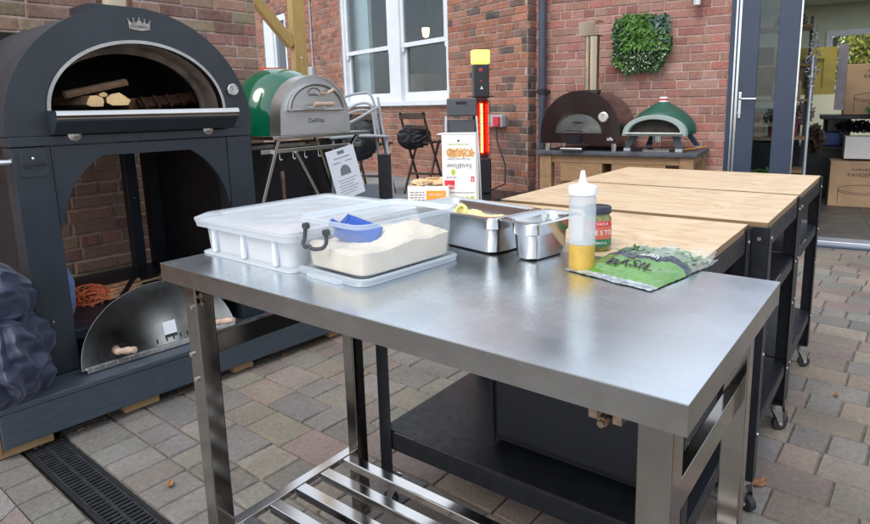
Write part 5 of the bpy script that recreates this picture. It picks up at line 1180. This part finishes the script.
for k in range(12):
    c=Vector((rq.uniform(-.045,.045),rq.uniform(.025,.13),.082+rq.uniform(0,.018)));m_=Matrix.Translation(c)@Matrix.Rotation(rq.uniform(0,6),4,'Z')@Matrix.Rotation(rq.uniform(-.4,.4),4,'X')@Matrix.Rotation(rq.uniform(-.3,.3),4,'Y');P=[(rq.uniform(.7,1)*.035*math.cos(a*6.283/7),rq.uniform(.7,1)*.03*math.sin(a*6.283/7)) for a in range(7)];q.prism(P,0,.004,axis='z',m=m_)
o=obj('flatbread_pieces',q,pm('baked_flatbread',(.70,.48,.26),.8,0,.3,60,.4,90),bevel=.001);o.matrix_world=bx2.matrix_world.copy();tag(o,'broken golden flatbread pieces heaped in the low white box','bread')
# ================================================================ stone topped bench and its two ovens
def onR(x,y,z_=0,a=0): return MR@Matrix.Translation((x,y,z_))@Matrix.Rotation(R(a),4,'Z')
bn=thing('stone_topped_bench','oak framed bench with a dark slate top against the pink brick wall','bench');bn.matrix_world=MR
X0,X1,Y0,Y1,HB=-2.48,-1.10,-.76,-.03,.812
q=MB();q.box((X0,Y0,HB-.035),(X1,Y1,HB));obj('slate_top',q,M['slate'],bn,bevel=.006,seg=3)
for (x,y) in ((X0+.03,Y0+.03),(X1-.14,Y0+.03),(X0+.03,Y1-.12),(X1-.14,Y1-.12)):
    q=MB();q.box((x,y,.0 if x>-1.5 else .0),(x+.11,y+.09,HB-.0355));obj('leg',q,M['oak'],bn,bevel=.004)
q=MB();q.box((X0+.1405,Y0+.045,HB-.105),(X1-.1405,Y0+.075,HB-.0355));q.box((X0+.05,Y0+.1205,HB-.105),(X0+.08,Y1-.1205,HB-.0355));q.box((X1-.08,Y0+.1205,HB-.105),(X1-.05,Y1-.1205,HB-.0355));obj('apron',q,M['oak'],bn,bevel=.003)
for (a,b_) in ((X0+.22,-1.88),(-1.80,-1.35)):
    q=MB();q.box((a,Y0+.05,HB-.27),(b_,Y0+.35,HB-.106));obj('drawer_box',q,M['oak'],bn,bevel=.004)
q=MB();q.box((X0+.05,Y0+.06,.35),(X1-.05,Y1-.03,.375));obj('lower_shelf',q,M['oak'],bn,bevel=.003)
q=MB();q.tube([(-1.25,-.5,HB+.012),(-1.16,-.30,HB+.012),(-1.13,-.05,HB+.01)],.006,8);o=obj('gas_hose',q,M['orangep'],smooth=60);o.matrix_world=MR;tag(o,'orange gas hose trailing off the right end of the slate topped bench','hose')
# copper brown oven
al=thing('pizza_oven','dark copper brown arched oven with a tall chimney on the slate topped bench','pizza oven');al.matrix_world=onR(-2.095,-.70,HB+.0006)
q=MB();w_=.355;q.ring([(w_,.07)]+arc(0,.16,w_,.355,36)+[(-w_,.07)],[(w_-.012,.082)]+arc(0,.16,w_-.014,.341,36)+[(-w_+.012,.082)],.02,.56);q.box((-w_+.01,.03,.0705),(w_-.01,.55,.0815));obj('body_shell',q,M['maroon'],al,smooth=35)
def plate_with_hole(out,inn,y0,y1,q):
    n=len(out);vs=[]
    for y in (y0,y1):
        for P in (out,inn): vs+=[(x,y,z_) for x,z_ in P]
    fs=[]
    for i in range(n):
        j=(i+1)%n;fs+=[(i,j,n+j,n+i),(2*n+i,3*n+i,3*n+j,2*n+j),(i,2*n+i,2*n+j,j),(n+i,n+j,3*n+j,3*n+i)]
    q.add(vs,fs)
q=MB();n_=37;out=[(w_+.004,.066)]+arc(0,.16,w_+.004,.36,36)+[(-w_-.004,.066)];inn=[(.20+.02,.155)]+[( -.0+.225*math.cos(R(180*i/36))-.01,.155+.185*math.sin(R(180*i/36))) for i in range(37)]+[(-.245,.155)]
plate_with_hole(out,inn,.0,.02,q);obj('front_plate',q,M['maroon'],al,smooth=30,bevel=.002)
q=MB();q.prism([(x,.155+(z_-.155)) for x,z_ in inn[1:-1]],.012,.016);dr3=obj('mouth_door',q,M['steel'],al);q=MB();q.ring(inn[1:-1],[(x*.93-.0,.155+(z_-.155)*.9) for x,z_ in inn[1:-1]],-.006,.014,closed=False);obj('door_rim',q,M['bronzest'],dr3)
q=MB();q.lathe([(0,0),(.05,0),(.05,.002),(0,.002)],20,m=Matrix.Translation((-.02,.0115,.245))@Matrix.Rotation(R(90),4,'X')@Matrix.Scale(.22,4,(0,1,0)));obj('vent_slot',q,M['black'],dr3)
q=MB();q.tube([(-.10,.01,.175),(-.10,-.05,.18),(.02,-.05,.18),(.02,.01,.175)],.006,8);q.box((-.10,-.045,.06),(.02,.0,.135));q.box((-.085,-.048,.08),(.005,-.0455,.12));obj('handle',q,M['blackgloss'],dr3,smooth=50)
q=MB();q.box((-.14,-.10,.006),(.06,.10,.03));obj('drip_tray',q,M['pan'],al,bevel=.006)
for (x,y) in ((-.30,.04),(.30,.04),(-.30,.5),(.30,.5)):
    q=MB();q.cyl((x,y,.0),(x,y,.0655),.024,n=18);obj('foot',q,M['steel'],al,smooth=40)
q=MB();q.lathe([(.043,0),(.045,.008),(.040,.012),(0,.012)],24,m=Matrix.Translation((.215,-.001,.29))@Matrix.Rotation(R(90),4,'X'));t_=obj('thermometer',q,M['steel'],al,smooth=40)
q=MB();q.lathe([(0,.0),(.036,.0)],24,m=Matrix.Translation((.215,-.0145,.29))@Matrix.Rotation(R(90),4,'X'));obj('dial',q,M['gauge'],t_);q=MB();q.box((-.001,-.0152,-.002),(.001,-.0146,.028),m=Matrix.Translation((.215,0,.29))@Matrix.Rotation(R(-30),4,'Y'));obj('needle',q,M['red'],t_)
text('lettering','alfa',.040,(.275,-.0012,.105),(1,0,0),(0,0,1),M['paper'],al,.0005)
q=MB();q.cyl((.045,.20,.51),(.045,.20,.99),.062,n=28);obj('chimney',q,M['bronzest'],al,smooth=40)
q=MB();q.cyl((.045,.20,.50),(.045,.20,.525),.085,n=28);obj('collar',q,M['maroon'],al,smooth=40)
q=MB();q.prism([(-.05,.985),(.11,.985),(.11,.995),(-.04,.995),(-.04,1.09),(.12,1.105),(.12,1.112),(-.05,1.098)],.11,.29);q.box((-.05,.105,.985),(.095,.109,1.10));obj('cowl',q,M['bronzest'],al,bevel=.001)
# dark green oven
gz=thing('pizza_oven','small dark green domed portable oven on splayed legs at the right of the bench','pizza oven');gz.matrix_world=onR(-1.46,-.68,HB+.0006,-4)
q=MB()
def gdome(u,v):
    a=2*math.pi*u;r_=1-v;x=.0+.265*math.cos(a);y=.26+.26*math.sin(a)
    prof=[(1,.145),(1.02,.17),(.98,.22),(.86,.27),(.66,.325),(.42,.365),(.22,.40),(.10,.415),(0,.418)]
    t=v*(len(prof)-1);i=min(int(t),len(prof)-2);f=t-i;r=prof[i][0]*(1-f)+prof[i+1][0]*f;z_=prof[i][1]*(1-f)+prof[i+1][1]*f
    sx=.275;yy=.26+.27*math.sin(a)*r;sq=1.0
    X=sx*math.cos(a)*r*(1.0 if yy>.1 else 1.0)
    return (X+.0,max(yy,.066),z_)
q.grid(gdome,64,32,cu=True);q.lathe([(0,.135),(.255,.135),(.275,.146)],48,m=Matrix.Translation((0,.26,0)));obj('dome',q,M['greenmatt'],gz,smooth=180)
q=MB();ol=arc(0,.15,.262,.155,30);il=arc(0,.155,.215,.115,30)
def rr_(P,z0): return P
q.ring(ol,il,-.015,.06,closed=False);q.box((-.262,-.02,.132),(.262,.06,.158));obj('mouth_surround',q,M['stoneoff'] if 0 else pm('pale_green_rim',(.30,.36,.34),.5,0,.1,10),gz,smooth=35,bevel=.003)
q=MB();q.box((-.235,-.045,.150),(.235,.2,.1605));obj('stone',q,M['stoneoff'],gz,bevel=.003)
q=MB();q.prism(arc(0,.160,.216,.116,30),.045,.30);obj('mouth_shade_block',q,M['soot'],gz)  # solid block, not hollow: the shade inside the mouth is its black colour
q=MB();q.lathe([(.036,.405),(.038,.415),(.034,.42)],20,(0,.26,0));q.lathe([(.033,.435),(.035,.445),(.028,.452),(0,.453)],20,(0,.26,0));obj('cap',q,M['paper'],gz,smooth=50)
q=MB();q.lathe([(.0335,.4195),(.0345,.4345)],20,(0,.26,0));obj('cap_band',q,M['red'],gz,smooth=50)
for (x,y,dx,dy) in ((-.17,.06,-.06,-.05),(.17,.06,.03,-.05),(-.13,.45,-.04,.04),(.17,.45,.08,.04)):
    q=MB();q.prism([(x-.028,.134),(x+.028,.134),(x+dx+.026,.028),(x+dx-.026,.028)],y+dy*.5-.014,y+dy*.5+.014);l_=obj('leg',q,pm('leg_slate_blue',(.045,.06,.08),.5,0,.1,10) if 'leg_slate_blue' not in bpy.data.materials else bpy.data.materials['leg_slate_blue'],gz,bevel=.004)
    q=MB();q.box((x+dx-.028,y+dy*.5-.017,.0),(x+dx+.028,y+dy*.5+.017,.0275));obj('foot',q,M['greypl'],l_,bevel=.003)
q=MB();q.cyl((0,.1,.08),(0,.1,.13),.045,n=16);q.box((-.10,.04,.0),(.12,.2,.018));obj('burner_tray',q,M['pan'],gz,smooth=40)
# ================================================================ patio heater
ht=thing('patio_heater','tall black electric patio heater with a glowing red tube and amber top light','heater',(.145,5.85,.301),R(14))
q=MB();q.lathe([(0,0),(.42,.0),(.42,.03),(.40,.055),(.10,.075),(0,.075)],40);obj('base',q,M['blackgloss'],ht,smooth=40)
q=MB();q.box((-.085,-.05,.075),(.085,.05,.42));obj('lower_column',q,M['blackgloss'],ht,bevel=.012)
q=MB();q.box((-.075,-.045,.985),(.075,.045,1.30));obj('control_column',q,M['blackgloss'],ht,bevel=.01)
q=MB();q.box((-.074,.02,.421),(.074,.045,.984));obj('back_plate',q,M['blackgloss'],ht)
q=MB();q.add([(-.066,-.03,.44),(-.03,.018,.44),(.03,.018,.44),(.066,-.03,.44),(-.066,-.03,.97),(-.03,.018,.97),(.03,.018,.97),(.066,-.03,.97)],[(0,1,5,4),(1,2,6,5),(2,3,7,6)]);obj('reflector',q,M['redgloss'],ht)
q=MB();q.cyl((.0,-.012,.47),(0,-.012,.94),.015,n=14);obj('heating_tube',q,M['hot'],ht,smooth=60)
q=MB()
for k in range(15): q.cyl((0,-.0285,.48+k*.0305),(0,-.0285,.502+k*.0305),.0055,n=8)
obj('glow_coil',q,M['hotcore'],ht)
q=MB()
for x in (-.07,-.035,.035,.07): q.tube([(x,-.055,.425),(x,-.06,.7),(x,-.055,.98)],.003,6)
for k in range(6): q.tube([(-.07,-.057,.45+k*.1),(.07,-.057,.45+k*.1)],.003,6)
obj('guard',q,M['black'],ht,smooth=60)
q=MB();q.lathe([(.13,1.0),(.135,1.0),(.135,1.006),(.13,1.006),(.13,1.0)],28);obj('ring_shelf',q,M['black'],ht)
q=MB();q.box((-.082,-.05,1.305),(.082,.05,1.43));obj('top_light',q,M['amber'],ht,bevel=.012,seg=3)
q=MB();q.box((-.028,-.0465,1.235),(.005,-.0455,1.262));q.box((-.02,-.0475,1.14),(.0,-.0455,1.15));obj('red_sticker',q,M['red'],ht)
q=MB();q.prism([(-.018,1.07),(.012,1.07),(-.003,1.10)],-.0475,-.0455);obj('warning_mark',q,M['paper'],ht)
q=MB();q.box((.1,-.42,.0),(.75,-.05,.075));o=obj('heater_ballast',q,M['blackgloss'],bevel=.01);o.matrix_world=Matrix.Translation((.145,5.95,.3015));tag(o,'low black box on the ground beside the heater','box')
# ================================================================ grey folding chair
fc=thing('folding_chair','dark grey plastic folding chair with thin metal legs, folded flat beside the heater','chair',(-.04,5.35,.301),R(4))
q=MB()
q.box((-.125,-.02,.83),(.135,.02,.985));obj('backrest',q,M['greyfold'],fc,bevel=.012,seg=3)
q=MB();q.box((-.045,-.024,.935),(.045,-.0195,.955));obj('hand_slot',q,M['black'],fc)
q=MB();q.box((-.12,.015,.50),(.125,.035,.80));obj('seat',q,M['greyfold'],fc,bevel=.015,seg=3)
for s_ in (-1,1):
    q=MB();q.tube([(.132*s_,.0,.83),(.15*s_,-.02,.45),(.16*s_,-.05,.0)],.011,10);obj('leg',q,M['chrome'],fc,smooth=60)
    q=MB();q.tube([(.118*s_,.045,.78),(.10*s_,.05,.4),(.13*s_,.10,.0)],.011,10);obj('leg',q,M['chrome'],fc,smooth=60)
# ================================================================ dark wooden bar chairs
def woodchair(label,loc,rz,s=1.0):
    t=thing('wooden_bar_chair',label,'bar chair',loc,rz,'dark wooden folding bar chairs by the brick wall');t.scale=(.80,.80,.80)
    for sx in (-1,1):
        q=MB();q.add(*_bar((sx*.20,-.20,0),(sx*.19,.16,.80),.022,.016));obj('leg',q,M['darkwood'],t)
        q=MB();q.add(*_bar((sx*.175,.24,0),(sx*.175,-.12,.70),.022,.016));obj('leg',q,M['darkwood'],t)
        q=MB();q.add(*_bar((sx*.19,.163,.80),(sx*.18,.27,1.08),.020,.015));obj('back_post',q,M['darkwood'],t)
    q=MB();q.box((-.2,-.20,.665),(.2,.14,.69));obj('seat',q,M['darkwood'],t,bevel=.004)
    q=MB();q.box((-.20,.235,.99),(.20,.262,1.07));obj('backrest',q,M['darkwood'],t,bevel=.004)
    for (a,b_) in (((-.19,.185,.86),(.19,.21,.91)),((-.18,-.13,.22),(.18,-.11,.25)),((-.17,.13,.25),(.17,.15,.28))):
        q=MB();q.box(a,b_);obj('cross_rail',q,M['darkwood'],t,bevel=.003)
    return t
def _bar(a,b_,w_,d_):
    a=Vector(a);b_=Vector(b_);t=(b_-a);L=t.length;t.normalize();s_=Vector((1,0,0));u_=t.cross(s_).normalized();s_=u_.cross(t)
    vs=[];
    for p in (a,b_):
        for (i,k) in ((-1,-1),(1,-1),(1,1),(-1,1)): vs.append(p+s_*i*w_*.5+u_*k*d_*.5*1.6)
    return vs,[(0,3,2,1),(4,5,6,7),(0,1,5,4),(1,2,6,5),(2,3,7,6),(3,0,4,7)]
woodchair('right hand dark wooden bar chair, with a black jacket over it',(-.46,6.55,.301),R(150))
woodchair('dark wooden bar chair behind the grey looped chair, left of the jacket draped one',(-.98,6.4,.301),R(165))
drape('black_jacket','crumpled black jacket draped between the dark wooden bar chairs','jacket',(-.56,6.47,.90),(.17,.09,.12),M['nylon'],4.3,2.2,.22,mw=Matrix.Identity(4))
drape('dark_bag','dark navy bag hanging on the bar chair behind the looped grey chair','bag',(-1.10,6.25,.90),(.22,.12,.2),M['nylon'],6.1,2.2,.2,mw=Matrix.Identity(4))
# grey looped bar chair
lc=thing('looped_chair','pale grey moulded chair with interlaced looped back beside the green oven','chair',(-.86,4.75,.0),R(20))
def loop(path,r=.010): 
    q=MB();q.tube(path,r,10);return q
def cr_(pts,n=8):
    P=[Vector(p) for p in pts];o_=[]
    for i in range(len(P)-1):
        p0=P[max(i-1,0)];p1=P[i];p2=P[i+1];p3=P[min(i+2,len(P)-1)]
        for k in range(n):
            t=k/n;o_.append(.5*((2*p1)+(-p0+p2)*t+(2*p0-5*p1+4*p2-p3)*t*t+(-p0+3*p1-3*p2+p3)*t**3))
    o_.append(P[-1]);return o_
for (z_,dz,w2_) in ((1.33,.0,.17),(1.25,-.05,.19),(1.20,-.02,.20)):
    obj('back_loop',loop(cr_([(.20,.05,.98),(.16,.10,z_-.03),(0.05,.13,z_),(-.12,.10,z_-.05+dz),(-.26,-.05,z_-.14+dz),(-.30,-.2,1.04)])),M['greypl'],lc,smooth=60)
obj('arm_loop',loop(cr_([(.19,.03,1.22),(.10,-.1,1.19),(-.05,-.16,1.12),(-.22,-.15,1.06),(-.33,-.1,1.02)])),M['greypl'],lc,smooth=60)
q=MB();q.grid(lambda u,v:((u-.5)*.44,(v-.5)*.42,1.0+.012*math.cos((u-.5)*3)-.01*v),10,10);obj('seat',q,M['greypl'],lc,smooth=180,solid=.02)
for (a,b_) in (((.19,.02,1.30),(.30,-.02,.32)),((.14,.02,1.22),(.22,-.02,.32)),((-.2,.18,.99),(-.28,.26,.03)),((-.2,-.18,.99),(-.28,-.28,.03)),((.2,-.18,.99),(.26,-.28,.03))):
    q=MB();q.tube([a,b_],.013,10,radii=[.010,.015]);obj('leg',q,M['greypl'],lc,smooth=60)
# black square post
q=MB();q.box((-.042,-.042,.003),(.042,.042,.885));q.box((-.045,-.045,.8855),(.045,.045,.892));o=obj('black_post',q,M['black'],bevel=.004);o.location=(-.585,4.3,0);tag(o,'short black square post standing in front of the looped grey chair','post')
q=MB();q.box((-.16,-.01,.004),(.16,.01,.66));o=obj('grey_panel',q,M['greypl'],bevel=.004);o.location=(-.80,4.42,0);o.rotation_euler=(R(-6),0,R(8));tag(o,'pale grey panel leaning low beside the black post','panel')
# timber post and brace of a pergola
pg=thing('pergola_post','yellow treated timber post with a diagonal brace rising behind the green oven','post',(-1.33,5.0,0),R(38))
q=MB();q.box((-.05,-.05,.003),(.05,.05,3.2));obj('post',q,M['post'],pg,bevel=.004)
q=MB();q.add(*_bar((-.052,0,1.72),(-.75,0,2.55),.07,.05));obj('brace',q,M['post'],pg)
q=MB();q.box((-.95,-.05,2.95),(.2,.05,3.1));obj('beam',q,M['post'],pg) if 0 else None
q=MB();q.cyl((-.005,-.051,1.62),(-.005,-.056,1.62),.008,n=10);obj('bolt',q,M['bolt'],pg)
q=MB();q.box((-.40,-.03,0),(.0,.03,.045));q.box((-.40,-.034,.010),(.0,-.031,.035));o=obj('spirit_level',q,pm('red_orange_paint',(.62,.11,.03),.5,0,.15,14),bevel=.004);o.matrix_world=Matrix.Translation((-1.425,4.9,1.497))@Matrix.Rotation(R(12),4,'Z');tag(o,'orange red rail fixed across behind the green oven, left of the timber post','rail')
# fallen leaves on the paving
def leafat(x,y,a,s,label):
    q=MB();q.grid(lambda u,v:(s*(u-.5)*2,s*.55*(v-.5)*2*math.sin(math.pi*min(max(u,.03),.97)),.004+.010*abs(v-.5)+.006*(u-.5)**2*4),8,4);o=obj('fallen_leaf',q,M['brown'],smooth=60,solid=.0008);o.location=(x,y,.001);o.rotation_euler=(0,0,a);tag(o,label,'leaf','fallen brown leaves on the paving')
leafat(.921,1.763,.4,.035,'curled brown leaf beside the castor of the nearest wheeled table')
leafat(1.228,2.224,2.2,.028,'brown leaf lying past the middle wheeled table')
leafat(1.52,2.338,1.1,.018,'small reddish leaf farthest right on the paving')
leafat(-1.0,1.81,1.9,.02,'small brown leaf on the paving near the drain')
